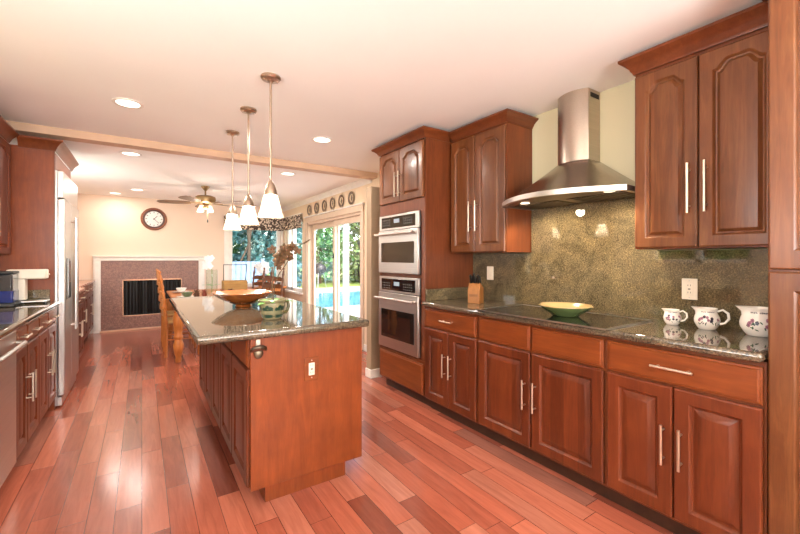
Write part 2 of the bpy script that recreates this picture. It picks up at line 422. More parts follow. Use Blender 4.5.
def outlet(name, label, loc, rotz, plate, kind='outlet', w=.075, h=.118):
    t = thing(name, label, 'outlet' if kind == 'outlet' else 'switch', loc, rotz)
    MB().box(-w/2, w/2, -.006, 0, -h/2, h/2).build('cover_plate', plate, t, bevel=.003)
    f = MB().box(-.017, .017, -.0085, -.005, -.034, .034).build('socket' if kind == 'outlet' else 'rocker', M_PLASTIC, t, bevel=.002)
    mb = MB()
    if kind == 'outlet':
        for zz in (-.02, .02):
            for xx in (-.006, .006): mb.box(xx-.0012, xx+.0012, -.0092, -.008, zz-.003, zz+.006)
        mb.box(-.006, .006, -.0094, -.008, -.004, -.001); mb.box(-.006, .006, -.0094, -.008, .001, .004)
        mb.build('slots', M_BLACK, f)
    for zz in (-.047, .047):
        MB().lathe([(.0035, 0), (.0035, .0015)], 10).build('screw', M_STEEL, t, loc=(0, -.006, zz)).rotation_euler = (PI/2, 0, 0)
    return t

# ------------------------------------------------------------------ the room
XL, XR, YB, YR, ZC, ZF = -1.2, 2.57, 8.4, -2.6, 2.40, 2.37
struct(MB().box(XL-.15, XR+.15, YR-.15, YB+.15, -.12, 0).build('floor', M_FLOOR, smooth=0))
struct(MB().box(XL-.15, XR+.15, YR-.15, 4.42, ZC, ZC+.12).build('ceiling', M_CEIL, smooth=0))
struct(MB().box(XL-.15, XR+.15, 4.42, YB+.15, ZF, ZF+.15).build('ceiling', M_CEIL, smooth=0))
struct(MB().box(XL, XR, 4.38, 4.52, 2.333, ZC).build('trim_1', M_BEAM, smooth=0))
wr = MB()
struct(MB().box(XR, XR+.15, YR-.15, 3.65, 0, ZC).build('wall_right', M_KWALL, smooth=0))
wr.box(XR, XR+.15, 3.65, 4.82, 0, ZC).box(XR, XR+.15, 4.82, 6.95, 1.95, ZC).box(XR, XR+.15, 6.95, 7.22, 0, ZC)
wr.box(XR, XR+.15, 7.22, 8.22, 0, .62).box(XR, XR+.15, 7.22, 8.22, 2.05, ZC).box(XR, XR+.15, 8.22, YB+.15, 0, ZC)
struct(wr.build('wall_right', M_WALL, smooth=0))
wb = MB()
wb.box(XL-.15, -.275, YB, YB+.15, 0, ZF).box(-.275, .62, YB, YB+.15, 0, .262).box(-.275, .62, YB, YB+.15, .885, ZF)
wb.box(.62, 1.46, YB, YB+.15, 0, ZF).box(1.46, 2.5, YB, YB+.15, 0, .70).box(1.46, 2.5, YB, YB+.15, 2.05, ZF).box(2.5, XR, YB, YB+.15, 0, ZF)
struct(wb.build('wall_back', M_PEACH, smooth=0))
wl = MB()
wl.box(XL-.15, XL, YR-.15, 1.55, 0, ZC).box(XL-.15, XL, 1.55, 2.7, 0, 1.22).box(XL-.15, XL, 1.55, 2.7, 2.05, ZC).box(XL-.15, XL, 2.7, 5.4, 0, ZC)
wl.box(XL-.15, XL, 5.4, 6.6, 0, 1.1).box(XL-.15, XL, 5.4, 6.6, 2.1, ZC).box(XL-.15, XL, 6.6, YB+.15, 0, ZC)
struct(wl.build('wall_left', M_WALL, smooth=0))
struct(MB().box(XL, XR, YR-.15, YR, 0, ZC).build('wall_rear', M_WALL, smooth=0))
# partition behind the oven tower
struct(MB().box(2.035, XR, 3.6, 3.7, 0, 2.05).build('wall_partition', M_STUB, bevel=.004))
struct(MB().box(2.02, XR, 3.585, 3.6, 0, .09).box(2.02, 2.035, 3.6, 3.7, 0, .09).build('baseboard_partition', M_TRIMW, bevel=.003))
struct(MB().box(XR-.015, XR, 3.7, 4.73, 0, .09).build('baseboard_right', M_TRIMW, bevel=.003))
struct(MB().box(1.04, XR, YB-.015, YB, 0, .09).box(-1.2, -.70, YB-.015, YB, 0, .09).build('baseboard_back', M_TRIMW, bevel=.003))
struct(crown(None, [(XR, YB), (XR, 4.52)], ZF-.075, .075, .06, M_TRIMW, 'trim_2'))

# window in the left wall (over the sink)
w1 = sempty('window_1')
mb = MB()
for a, b_ in ((1.55, 1.60), (2.09, 2.16), (2.65, 2.70)): mb.box(XL-.11, XL-.04, a, b_, 1.22, 2.05)
mb.box(XL-.11, XL-.04, 1.55, 2.7, 1.22, 1.27).box(XL-.11, XL-.04, 1.55, 2.7, 2.0, 2.05)
mb.build('window_frame', M_TRIMW, w1, bevel=.004)
MB().box(XL-.078, XL-.072, 1.6, 2.65, 1.27, 2.0).build('pane', M_GLASS, w1)
w4 = sempty('added_window_4')  # invented window, hidden by the refrigerator, put in to go with the family-room fill
mb = MB()
for a, b_ in ((5.4, 5.46), (5.97, 6.03), (6.54, 6.6)): mb.box(XL-.11, XL-.04, a, b_, 1.1, 2.1)
mb.box(XL-.11, XL-.04, 5.4, 6.6, 1.1, 1.16).box(XL-.11, XL-.04, 5.4, 6.6, 2.04, 2.1)
mb.build('window_frame', M_TRIMW, w4, bevel=.004)
MB().box(XL-.078, XL-.072, 5.46, 6.54, 1.16, 2.04).build('pane', M_GLASS, w4)
# window in the back wall, and its neighbour in the right wall round the corner
w2 = sempty('window_2')
mb = MB()
for a, b_ in ((1.46, 1.53), (2.43, 2.5)): mb.box(a, b_, YB+.02, YB+.10, .70, 2.05)
mb.box(1.46, 2.5, YB+.02, YB+.10, .70, .76).box(1.46, 2.5, YB+.02, YB+.10, 1.99, 2.05)
mb.build('window_frame', M_TRIMW, w2, bevel=.004)
MB().box(1.53, 2.43, YB+.055, YB+.061, .76, 1.99).build('pane', M_GLASS, w2)
mb = MB().box(1.37, 1.46, YB-.018, YB, .62, 2.12).box(2.5, 2.55, YB-.018, YB, .62, 2.12).box(1.37, 2.55, YB-.018, YB, 2.05, 2.12)
mb.build('casing', M_TRIMW, w2, bevel=.004)
MB().box(1.35, 2.56, YB-.06, YB+.02, .66, .70).build('window_sill', M_TRIMW, w2, bevel=.005)
w3 = sempty('window_3')
mb = MB()
for a, b_ in ((7.22, 7.30), (7.86, 7.95), (8.14, 8.22)): mb.box(XR+.02, XR+.10, a, b_, .62, 2.05)
mb.box(XR+.02, XR+.10, 7.22, 8.22, .62, .68).box(XR+.02, XR+.10, 7.22, 8.22, 1.99, 2.05)
mb.build('window_frame', M_TRIMW, w3, bevel=.004)
MB().box(XR+.055, XR+.061, 7.3, 8.14, .68, 1.99).build('pane', M_GLASS, w3)
MB().box(XR-.06, XR+.02, 7.18, 8.26, .58, .62).build('window_sill', M_TRIMW, w3, bevel=.005)
# sliding patio door
d1 = sempty('door_1')
mb = MB().box(XR-.02, XR, 4.735, 4.83, 0, 2.03).box(XR-.02, XR, 6.94, 7.04, 0, 2.03).box(XR-.028, XR, 4.735, 7.04, 1.94, 2.03)
mb.build('door_casing', M_TRIMC, d1, bevel=.006)
MB().box(XR-.042, XR, 4.72, 7.05, 2.03, 2.055).build('door_casing', M_TRIMW, d1, bevel=.008)
mb = MB().box(XR+.0, XR+.14, 4.82, 4.85, 0, 1.95).box(XR, XR+.14, 6.92, 6.95, 0, 1.95).box(XR, XR+.14, 4.82, 6.95, 1.90, 1.95).box(XR, XR+.14, 4.82, 6.95, 0, .03)
mb.build('door_frame', M_TRIMC, d1, bevel=.004)
def slide_panel(x, y0, y1):
    o = MB().box(x, x+.04, y0, y0+.07, .03, 1.9).box(x, x+.04, y1-.07, y1, .03, 1.9).box(x, x+.04, y0+.07, y1-.07, .03, .16).box(x, x+.04, y0+.07, y1-.07, 1.81, 1.9).build('sliding_panel', M_TRIMC, d1, bevel=.004)
    MB().box(x+.017, x+.023, y0+.07, y1-.07, .16, 1.81).build('pane', M_GLASS, o)
    return o
p1 = slide_panel(XR+.035, 4.85, 5.88); slide_panel(XR+.085, 5.80, 6.92)
MB().tube([(XR+.034, 4.885, 1.0), (XR-.01, 4.885, 1.03), (XR-.014, 4.885, 1.1), (XR-.01, 4.885, 1.17), (XR+.034, 4.885, 1.2)], .009, 10).build('door_handle', M_BLACK, p1)
MB().box(XR+.02, XR+.036, 5.83, 5.85, 1.28, 1.36).build('door_latch', M_BLACK, p1, bevel=.003)

# ------------------------------------------------------------------ right run: oven tower
RW = -PI/2; FX = 2.0     # carcass front plane; doors stand proud to 1.979
ot = thing('oven_tower_cabinet', 'tall cherry cabinet tower holding the two built-in steel ovens', 'cabinet', (FX, 3.345, 0), RW)
MB().box(0, .745, .003, .56, .10, 2.31).build('carcass', M_WOOD, ot, bevel=.002)
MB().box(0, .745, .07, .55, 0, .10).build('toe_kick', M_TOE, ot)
door(ot, .012, 1.805,   .355, .485, .042, (.355-.03, .16, .23), mat=M_UDOOR); door(ot, .371, 1.805,   .355, .485, .042, (.03, .16, .23), mat=M_UDOOR)
drawer(ot, .012, .115, .715, .262, 0, name='drawer')
MB().box(.0, .745, -.006, .003, 1.70, 1.80).box(0, .745, -.006, .003, .375, .40).box(0, .03, -.006, .003, .40, 1.70).box(.695, .745, -.006, .003, .40, 1.70).build('face_frame', M_WOOD, ot, bevel=.002)
crown(ot, [(0, .56), (0, -.008), (.745, -.008), (.745, .262)], 2.305, .07, .062)
def oven_unit(name, label, z0, z1, zc, big):
    t = thing(name, label, 'oven', (FX, 3.345, 0), RW)
    x0, x1 = .03, .688
    MB().box(x0, x1, -.012, -.007, z0, z1).build('body', M_BLACK, t)
    MB().box(x0, x1, -.030, -.012, zc+.004, z1).build('control_panel', M_STEELX, t, bevel=.003)
    g = MB().box(x0+.045, x1-.05, -.033, -.029, zc+.022, z1-.018).build('control_glass', M_BLACKG, t, bevel=.002)
    MB().box(.30, .39, -.0345, -.0325, (zc+z1)/2-.006, (zc+z1)/2+.03).build('display', M_DISP, g)
    zm = (zc+z1)/2
    for bx in (.10, .45): MB().box(bx, bx+.14, -.0340, -.0325, zm-.038, zm+.034).build('keypad', M_KEYS, g)
    d = MB().box(x0, x1, -.040, -.012, z0, zc-.002).build('door', M_STEELX, t, bevel=.005)
    zt = zc-(.16 if big else .115)
    MB().box(x0+.055, x1-.055, -.0425, -.0385, z0+.10, zt).build('door_window', M_OVENG, d, bevel=.003)
    zh = zc-(.055 if big else .04)
    mb = MB().tube([(x0+.01, -.088, zh), (x1-.01, -.088, zh)], .0115, 14)
    for xx in (x0+.05, x1-.05): mb.tube([(xx, -.038, zh), (xx, -.088, zh)], .009, 10)
    mb.build('handle', M_STEELX, d)
    return t
oven_unit('wall_oven', 'upper smaller steel oven with black control strip in the tower', 1.14, 1.69, 1.545, False)
oven_unit('wall_oven', 'lower larger steel wall oven above the wide wood drawer', .425, 1.105, .955, True)

# ------------------------------------------------------------------ right run: base cabinets
def base(label, ya, yb, doors, drawers):
    t = thing('base_cabinet', label, 'cabinet', (FX, ya, 0), RW)
    w = ya-yb
    MB().box(0, w, 0, .55, .095, .879).build('carcass', M_WOOD, t, bevel=.001)
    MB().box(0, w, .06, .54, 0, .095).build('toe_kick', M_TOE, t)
    for (x, dw, hs) in doors:
        door(t, x, .112, dw, .588, 0, None if hs is None else ((dw-.032 if hs > 0 else .032), .588-.262, .18))
    for (x, dw, hl) in drawers: drawer(t, x, .712, dw, .148, hl, name='drawer' if hl else 'false_front')
    return t
base('cherry base cabinet beside the oven tower, narrow paired doors and one drawer', 2.598, 1.974, [(.012, .294, 1), (.312, .294, -1)], [(.012, .594, .13)])
base('cherry base cabinet under the cooktop with two doors and handleless drawer fronts', 1.974, 1.066, [(.012, .432, 1), (.456, .442, -1)], [(.012, .432, 0), (.456, .442, 0)])
base('cherry base cabinet under the jugs with two doors and a wide drawer', 1.066, .449, [(.010, .293, 1), (.308, .299, -1)], [(.010, .597, .165)])
# tall pantry
pt = thing('pantry_cabinet', 'tall cherry pantry cabinet at the right edge of the picture', 'cabinet', (FX, .447, 0), RW)
MB().box(0, .8, 0, .56, .095, 2.31).build('carcass', M_WOOD, pt, bevel=.002)
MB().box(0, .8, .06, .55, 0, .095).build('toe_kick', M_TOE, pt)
for zz, hh in ((.112, 1.118), (1.238, 1.06)):
    door(pt, .004, zz, .392, hh, 0, (.36, hh/2 if zz < 1 else .2, .25), st=.07, mat=M_UDOOR); door(pt, .402, zz, .392, hh, 0, (.032, hh/2 if zz < 1 else .2, .25), st=.07, mat=M_UDOOR)
crown(pt, [(0, .2), (0, -.005), (.8, -.005)], 2.305, .08, .06)

# upper cabinets
UX = 2.272
def upper(label, ya, yb, z0, z1, ch, path, doors):
    t = thing('wall_cabinet', label, 'cabinet', (UX, ya, 0), RW)
    w = ya-yb
    MB().box(0, w, 0, XR-UX-.002, z0, z1).build('carcass', M_WOOD, t, bevel=.002)
    for (x, dw, hs) in doors: door(t, x, z0+.006, dw, z1-z0-.03, .042, ((dw-.032 if hs > 0 else .032), .29, .245), mat=M_UDOOR)
    crown(t, path(w), z1-.004, ch, .062)
    return t
upper('cherry wall cabinet with two arched doors between oven tower and hood', 2.575, 1.957, 1.326, 2.305, .068, lambda w: [(.015, -.006), (w, -.006), (w, .29)], [(.008, .285, 1), (.300, .312, -1)])
upper('large cherry wall cabinet with two arched doors above the jugs', 1.052, .450, 1.330, 2.295, .085, lambda w: [(0, .29), (0, -.006), (w-.004, -.006)], [(.004, .289, 1), (.299, .299, -1)])

# counter, backsplash
tag(MB().prism([(1.945, .88), (2.545, .88), (2.545, .92), (1.945, .92)], .452, 2.592, 'y').build('countertop', M_GRAN, bevel=.016, seg=4), 'long polished granite countertop along the right wall under the hood', 'countertop')
tag(MB().box(2.547, XR-.001, .452, 2.594, .88, 1.325).box(2.547, XR-.001, 1.058, 1.95, 1.325, 1.665).build('backsplash', M_SPLASH, smooth=0), 'full height golden olive granite backsplash behind the cooktop', 'backsplash')
MBs = MB().box(1.99, 2.546, 2.572, 2.592, .921, 1.02)
tag(MBs.build('side_splash', M_SPLASH, bevel=.002), 'short granite upstand against the oven tower side, behind the knife block', 'backsplash')
ck = thing('cooktop', 'black glass cooktop set in the granite under the hood', 'cooktop', (2.17, 1.48, .9205))
MB().box(-.245, .245, -.445, .445, 0, .006).build('glass_top', M_BLACKG, ck, bevel=.002)
MB().box(-.252, -.245, -.45, .45, 0, .0075).box(.245, .25, -.45, .45, 0, .0075).box(-.245, .245, -.45, -.445, 0, .0075).box(-.245, .245, .445, .45, 0, .0075).build('steel_trim', M_STEEL, ck)
ringm = plain('burner_print', (62, 60, 60), .2)
for bx, by, br in ((-.1, -.25, .09), (.11, -.25, .075), (-.1, .25, .075), (.11, .25, .10)):
    mb = MB(); n = 40
    mb.loops([[(bx+r*math.cos(2*PI*i/n), by+r*math.sin(2*PI*i/n), z) for i in range(n)] for r, z in ((br-.004, .0058), (br-.003, .0063), (br, .0063), (br+.001, .0058))], cap0=False, cap1=False)
    mb.build('burner_ring', ringm, ck)

# ------------------------------------------------------------------ range hood
hd = thing('range_hood', 'curved stainless steel range hood with chimney over the cooktop', 'range hood', (0, 0, 0))
Y0, Y1, N = 1.068, 1.945, 24
ZB, ZT = 1.655, 1.683
def arcx(t, ends, mid): return ends+(mid-ends)*(1-(2*t-1)**2)
def hood_loop(z, ya, yb, ends, mid, back=XR-.002):
    l = [(arcx(i/N, ends, mid), ya+(yb-ya)*i/N, z) for i in range(N+1)]
    return l+[(back, yb, z), (back, ya, z)]
can = []
for k in range(0, 8):
    t = k/7; e = t**1.12
    can.append(hood_loop(ZT+.002+.245*e, Y0+.004+(1.412-Y0-.004)*t, Y1-.004+(1.640-Y1+.004)*t, 2.214+(2.425-2.214)*t, 2.004+(2.385-2.004)*t))
MB().loops(can, cap0=False).build('canopy', M_HOOD, hd, smooth=50)
rim = MB()
o_ = [hood_loop(z, Y0-.002*k, Y1+.002*k, 2.210-.004*k, 2.000-.004*k) for z, k in ((ZB, 0), (ZB, 1), (ZT+.002, 1), (ZT+.002, 0))]
rim.loops([hood_loop(ZB, Y0+.02, Y1-.02, 2.232, 2.022)]+o_[1:3]+[hood_loop(ZT+.002, Y0+.02, Y1-.02, 2.232, 2.022)], cap0=False, cap1=False)
rim.build('rim_band', M_STEELX, hd, smooth=30)
MB().loops([hood_loop(ZB+.008, Y0+.012, Y1-.012, 2.225, 2.015), hood_loop(ZB+.014, Y0+.012, Y1-.012, 2.225, 2.015)]).build('underside', steel('hood_underside', (150, 136, 118), .4), hd)
for fy in (1.30, 1.71):
    mb = MB().box(2.27, 2.52, fy-.17, fy+.17, ZB+.003, ZB+.009)
    for k in range(9): mb.box(2.27, 2.52, fy-.155+k*.035, fy-.145+k*.035, ZB, ZB+.0035)
    mb.build('grease_filter', steel('filter_mesh', (130, 120, 106), .35), hd)
for ly in (1.16, 1.74):
    MB().lathe([(.030, 0), (.030, .004), (.024, .005)], 20, (2.205, ly, ZB+.003)).build('hood_lamp', M_HLAMP, hd)
for k in range(5):
    MB().lathe([(.005, 0), (.005, .006)], 12).build('button', M_BLACK, hd, loc=(2.05+.002*k, 1.60+.022*k, ZB+.001))
chm = [[(arcx(i/12, 2.43, 2.385), 1.413+.226*i/12, z) for i in range(13)]+[(XR-.002, 1.639, z), (XR-.002, 1.413, z)] for z in (1.925, ZC-.002)]
MB().loops(chm).build('chimney', steel('chimney_steel', (196, 184, 170), .30, 'x'), hd, smooth=40, bevel=.002)
MB().box(2.45, 2.55, 1.4115, 1.4145, 2.345, 2.375).build('vent_slot', M_DARK, hd)
for ly in (1.16, 1.74):
    light('hood_lamp_light', 'SPOT', (2.22, ly, ZB-.012), 22, (1, .86, .62), aim=(.33, (1.5-ly)*.3, -.75), spot=2.4, blend=.5, radius=.03)

# ------------------------------------------------------------------ things on the right counter
def jug(label, x, y, r, h, rot):
    t = thing('floral_jug', label, 'jug', (x, y, .9205), rot, 'floral cream jugs by the pantry')
    prof = [(r*.62, 0), (r*.66, h*.02), (r*.80, h*.12), (r*.97, h*.30), (r, h*.45), (r*.94, h*.60), (r*.80, h*.75), (r*.745, h*.84), (r*.78, h*.93), (r*.83, h*1.0), (r*.79, h*.995), (r*.72, h*.84), (r*.86, h*.6), (r*.9, h*.4), (r*.6, h*.06)]
    def dfm(p, a, z):
        k = max(0, (z/h-.72)/.28); f = max(0, math.cos(a))**6*k
        return (p[0]+f*r*.42, p[1]*(1-.25*f), p[2]+f*h*.03)
    mb = MB().lathe(prof, 48, deform=dfm)
    def rad(z):
        for (ra, za), (rb, zb) in zip(prof, prof[1:]):
            if za <= z <= zb: return ra+(rb-ra)*(z-za)/(zb-za)
        return r
    def disc(a, z, s, mat, n=8, sx=1.0, tilt=0.0):
        vs = []
        for off in ((0, 0),)+tuple((math.cos(2*PI*i/n), math.sin(2*PI*i/n)) for i in range(n)):
            u = s*off[0]*sx; w = s*off[1]
            u, w = u*math.cos(tilt)-w*math.sin(tilt), u*math.sin(tilt)+w*math.cos(tilt)
            zz = z+w; rr = rad(zz)+.0006; aa = a+u/rr
            p = dfm((rr*math.cos(aa), rr*math.sin(aa), zz), aa, zz); vs.append(p)
        mb.add(vs, [(0, i+1, (i+1) % n+1) for i in range(n)], mat)
    rng = random.Random(int(r*1e4)); A0 = PI/2+.25
    for k in range(9):
        a = A0+rng.uniform(-.85, .85); z = h*rng.uniform(.36, .64)
        for q in range(5):
            disc(a+.07*math.cos(q*1.257)*.09/r*.6, z+.005*math.sin(q*1.257)*r/.06, .0042*r/.06, 1 if k % 3 else 2, 6)
        disc(a, z, .002*r/.06, 2, 6)
    for k in range(14):
        disc(A0+rng.uniform(-.95, .95), h*rng.uniform(.2, .5), .007*r/.06, 3 if k % 3 else 2, 8, .35, rng.uniform(-1.2, 1.2))
    for k in range(11):      # the small dark lettering under the lip
        if k == 4: continue
        disc(A0-.72+k*.125, h*.835, .0042*r/.06, 2, 4, .55, PI/4*(k % 2))
    mb.build('body', [M_WHITE, M_PINK, M_INK, M_GRNINK], t, smooth=60)
    hp = [(-r*.76, 0, h*.86), (-r*1.15, 0, h*.95), (-r*1.52, 0, h*.80), (-r*1.58, 0, h*.55), (-r*1.30, 0, h*.34), (-r*.93, 0, h*.28)]
    MB().tube(hp, [r*.10, r*.10, r*.11, r*.11, r*.10, r*.12], 12).build('handle', M_WHITE, t, smooth=60)
jug('smallest floral cream jug, nearest the cooktop', 2.398, .922, .041, .082, PI/2+.3)
jug('middle-sized floral cream jug standing between the other two jugs', 2.392, .765, .054, .107, PI/2+.25)
jug('largest floral cream jug, partly hidden by the pantry', 2.392, .567, .069, .130, PI/2+.2)
bw = thing('serving_bowl', 'wide green bowl with pale yellow inside on the cooktop', 'bowl', (2.17, 1.41, .9268))
MB().lathe([(.07, 0), (.078, .004), (.088, .014), (.125, .036), (.147, .055), (.152, .062)], 48, cap1=False).lathe([(.152, .062), (.149, .0645), (.140, .055), (.118, .036), (.08, .018), (.0, .014)], 48, mat=1, cap0=False).build('bowl', [M_GREENC, M_YELLOWC], bw, smooth=60)
MB().lathe([(.150, .0615), (.1575, .063), (.1565, .067), (.148, .0655)], 48, cap0=False, cap1=False).build('rim', M_YELLOWC, bw, smooth=60)
kb = thing('knife_block', 'wooden knife block with black handled knives near the oven tower', 'knife block', (2.235, 2.245, .9205), math.radians(-62))
blk = MB().prism([(-.06, 0), (.06, 0), (.06, .12), (-.025, .165), (-.06, .10)], -.048, .048, 'x').build('block', M_BLOCKW, kb, bevel=.003)
MB().box(-.034, .034, -.0615, -.0605, .055, .075).build('brand_plate', plain('burnt_mark', (112, 70, 34), .6), blk)
for i in range(3):
    for j in range(2):
        k = MB(); x = -.030+i*.03; y0 = -.015+j*.045; z0 = .155-j*.024
        k.x = Matrix.Translation((x, y0, z0)) @ Matrix.Rotation(math.radians(24), 4, 'X')
        k.box(-.008, .008, -.011, .011, 0, .078+.012*((i+j) % 2))
        k.box(-.009, .009, -.012, .012, -.012, .0, 1)
        k.build('knife', [M_BLACK, M_STEEL], kb, bevel=.004)
outlet('wall_outlet', 'cream outlet on the granite above the middle jug', (2.546, .893, 1.108), RW, M_PLASTIC)
outlet('wall_switch', 'cream wall plate on the dark granite right of the knife block', (2.546, 2.378, 1.15), RW, M_PLASTIC, 'switch')

# ------------------------------------------------------------------ island
isl = thing('island_cabinet', 'cherry kitchen island cabinet with plain end panel and side doors', 'kitchen island', (0, 0, 0))
IX0, IX1, IY0, IY1 = .462, 1.088, 2.04, 4.0
MB().box(IX0+.002, IX1, IY0+.018, IY1, .10, .879).build('carcass', M_WOOD, isl, bevel=.001)
MB().box(IX0-.006, IX1+.002, IY0-.002, IY0+.016, .10, .879).build('end_panel', M_PANEL, isl, bevel=.002)
MB().box(IX0+.075, IX1-.09, IY0+.035, IY1-.05, 0, .10).build('toe_kick', M_PANEL, isl, bevel=.001)
dw = (IY1-IY0-.02)/5
for k in range(5):
    ya = IY0+.018+dw*(k+1)
    door(isl, IX0, .112, dw-.008, .60, 0, None, ya-.002, RW, st=.06).location = (IX0, ya-.002, .112)
    dr = drawer(isl, 0, 0, dw-.008, .145, 0); dr.location = (IX0, ya-.002, .724); dr.rotation_euler = (0, 0, RW)
tag(MB().box(.205, 1.112, 1.975, 4.075, .879, .921).build('countertop', M_GRAN, bevel=.017, seg=4), 'polished granite countertop of the island', 'countertop')
outlet('wall_outlet', 'cream outlet in a wood frame on the island end panel', (.775, IY0-.0025, .673), 0, M_WOODX, w=.082, h=.128)
bo = thing('bottle_opener', 'small metal bottle opener screwed to the island end panel', 'bottle opener', (.492, IY0-.0025, .80))
MB().box(-.012, .012, -.006, 0, .03, .068).build('mount', M_NICKEL, bo, bevel=.004)
mb = MB()
mb.tube([(-.036, -.010, .012), (-.030, -.022, .024), (-.015, -.030, .031), (0, -.033, .033), (.015, -.030, .031), (.030, -.022, .024), (.036, -.010, .012)], [.007, .009, .010, .010, .010, .009, .007], 10)
mb.build('hood_loop', M_OPEN, bo)
MB().lathe([(.0, -.03), (.014, -.027), (.022, -.012), (.024, .006), (.018, .010), (0, .008)], 20, sy=.35).build('catch', M_OPEN, bo, loc=(0, -.010, .0))

# bowl and potted orchid on the island
wb_ = thing('wooden_bowl', 'wide turned wooden bowl on the island counter', 'bowl', (.63, 3.05, .9213))
MB().lathe([(.055, 0), (.058, .006), (.05, .014), (.11, .036), (.175, .072), (.215, .106)], 48, cap1=False).lathe([(.215, .106), (.211, .109), (.168, .078), (.10, .044), (0, .03)], 48, mat=1, cap0=False).build('bowl', [M_BOWLW, M_BOWLW], wb_, smooth=60)
pot = thing('potted_orchid', 'orchid with faded golden flowers in a patterned ceramic pot on the island', 'potted plant', (.645, 2.335, .9213))
mb = MB().lathe([(.050, 0), (.054, .004), (.066, .04), (.073, .075), (.072, .096), (.078, .100), (.080, .112), (.074, .116), (.068, .105), (.062, .096)], 40)
def pot_disc(a, z, s, sx=1.0, tilt=0.0):
    vs = []; n = 8
    for off in ((0, 0),)+tuple((math.cos(2*PI*i/n), math.sin(2*PI*i/n)) for i in range(n)):
        u = s*off[0]*sx; w = s*off[1]; u, w = u*math.cos(tilt)-w*math.sin(tilt), u*math.sin(tilt)+w*math.cos(tilt)
        zz = z+w; rr = .0555+(zz-.005)*.255+.0008 if zz < .075 else .0742; rr = max(rr, .056); aa = a+u/rr
        vs.append((rr*math.cos(aa), rr*math.sin(aa), zz))
    mb.add(vs, [(0, i+1, (i+1) % n+1) for i in range(n)], 1)
rg = random.Random(3)
for g in range(5):
    a0 = -PI/2+(g-1.6)*1.05
    for k in range(7): pot_disc(a0+.36*math.cos(k*.9), .047+.026*math.sin(k*.9), .0165, .62, k*.9+.6)
    pot_disc(a0-.12, .05, .014); pot_disc(a0+.14, .047, .014); pot_disc(a0, .020, .010, 3.0)
mb.build('pot', [plain('cream_glaze', (124, 116, 86), .25, coat=.3), plain('dark_green_glaze', (26, 52, 38), .3)], pot, smooth=50)
MB().lathe([(.0, .095), (.063, .097), (.063, .101), (0, .104)], 24).build('soil', M_SOIL, pot)
hp = MB().tube([(.066, .01, .098), (.098, .015, .095), (.104, .015, .065), (.090, .012, .035), (.066, .008, .028)], .010, 10)
hp.build('handle', plain('olive_glaze', (86, 80, 44), .3), pot, smooth=60)
S1 = [(.0, 0, .09), (.0, .0, .20), (.012, .0, .30), (.035, -.01, .38), (.075, -.02, .432), (.13, -.03, .44), (.18, -.035, .452)]
S2 = [(.01, .01, .09), (.02, .02, .20), (.05, .02, .27), (.085, .01, .32), (.105, .0, .36)]
MB().tube(S1, [.004, .004, .0035, .003, .003, .0025, .002], 8).tube(S2, .003, 8).build('stem', M_STEM, pot)
lf = MB()
for d, L in (((-.8, -.5, .25), .085), ((.9, -.3, .3), .10), ((.5, .7, .3), .10), ((-.5, .8, .3), .09), ((-.2, -.9, .35), .07)): quad_leaf(lf, (0, 0, .10), d, (0, 0, 1), L*1.3, .05, 0, .35)
lf.build('leaves', M_LEAF, pot)
fl = MB(); rg = random.Random(11)
for k in range(20):
    t = rg.random(); c = Vector((.02+.13*t+rg.uniform(-.03, .03), rg.uniform(-.05, .05), .43-.12*rg.random()*(1-t*.6)+.02*t))
    fw = Vector((rg.uniform(-1, .6), -1, rg.uniform(-.7, .5))).normalized()
    sd = fw.cross(Vector((0, 0, 1))).normalized(); up = sd.cross(fw)
    for q in range(5):
        a = q*2*PI/5+rg.random()*.5; d = sd*math.cos(a)+up*math.sin(a)+fw*.25
        quad_leaf(fl, c, d, fw, .030, .022, 0, .2)
    fl.lathe([(.0, -.006), (.006, -.003), (.006, .003), (0, .006)], 8, tuple(c+fw*.008), 1)
fl.build('flowers', [M_GOLDFL, plain('flower_heart', (120, 66, 36), .6)], pot)
MB().tube([(.18, -.035, .452), (.20, -.036, .462), (.222, -.038, .475)], [.007, .006, .003], 8).build('bud', M_STEM, pot)
# ------------------------------------------------------------------ pendants over the island
def pendant_parts(t):
    MB().lathe([(.0, ZC-.001), (.058, ZC-.001), (.060, ZC-.012), (.052, ZC-.022), (.02, ZC-.026), (.008, ZC-.04), (0, ZC-.04)][::-1], 32).build('canopy', M_BRASS, t, smooth=40)
    for k in (-1, 1): MB().lathe([(.004, ZC-.032), (.005, ZC-.026), (.004, ZC-.018)], 8, (k*.04, 0, 0)).build('screw', M_BRASS, t)
    MB().tube([(0, 0, 1.745), (0, 0, ZC-.035)], .0075, 12).build('rod', M_BRASS, t)
    MB().lathe([(0, 1.762), (.010, 1.758), (.016, 1.748), (.026, 1.728), (.035, 1.70), (.040, 1.675), (.040, 1.668), (0, 1.668)][::-1], 28).build('cap', M_BRASS, t, smooth=50)
    MB().lathe([(.036, 1.668), (.043, 1.66), (.052, 1.62), (.064, 1.57), (.079, 1.534), (.076, 1.535), (.061, 1.571), (.049, 1.62), (.040, 1.657)], 36, cap0=False, cap1=False).build('lamp_shade', M_SHADE, t, smooth=60)
pd = thing('pendant_lamp', 'nearest of the three frosted pendant lamps above the island', 'pendant lamp', (.660, 2.42, 0), 0, 'pendant lamps above the island')
pendant_parts(pd)
dup(pd, (.665, 3.04, 0), 0, 'middle one of the three frosted pendant lamps above the island')
dup(pd, (.668, 3.67, 0), 0, 'farthest of the three frosted pendant lamps above the island')
for y in (2.42, 3.04, 3.67):
    light('pendant_bulb', 'POINT', (.664, y, 1.60), 25, WARM, radius=.03)

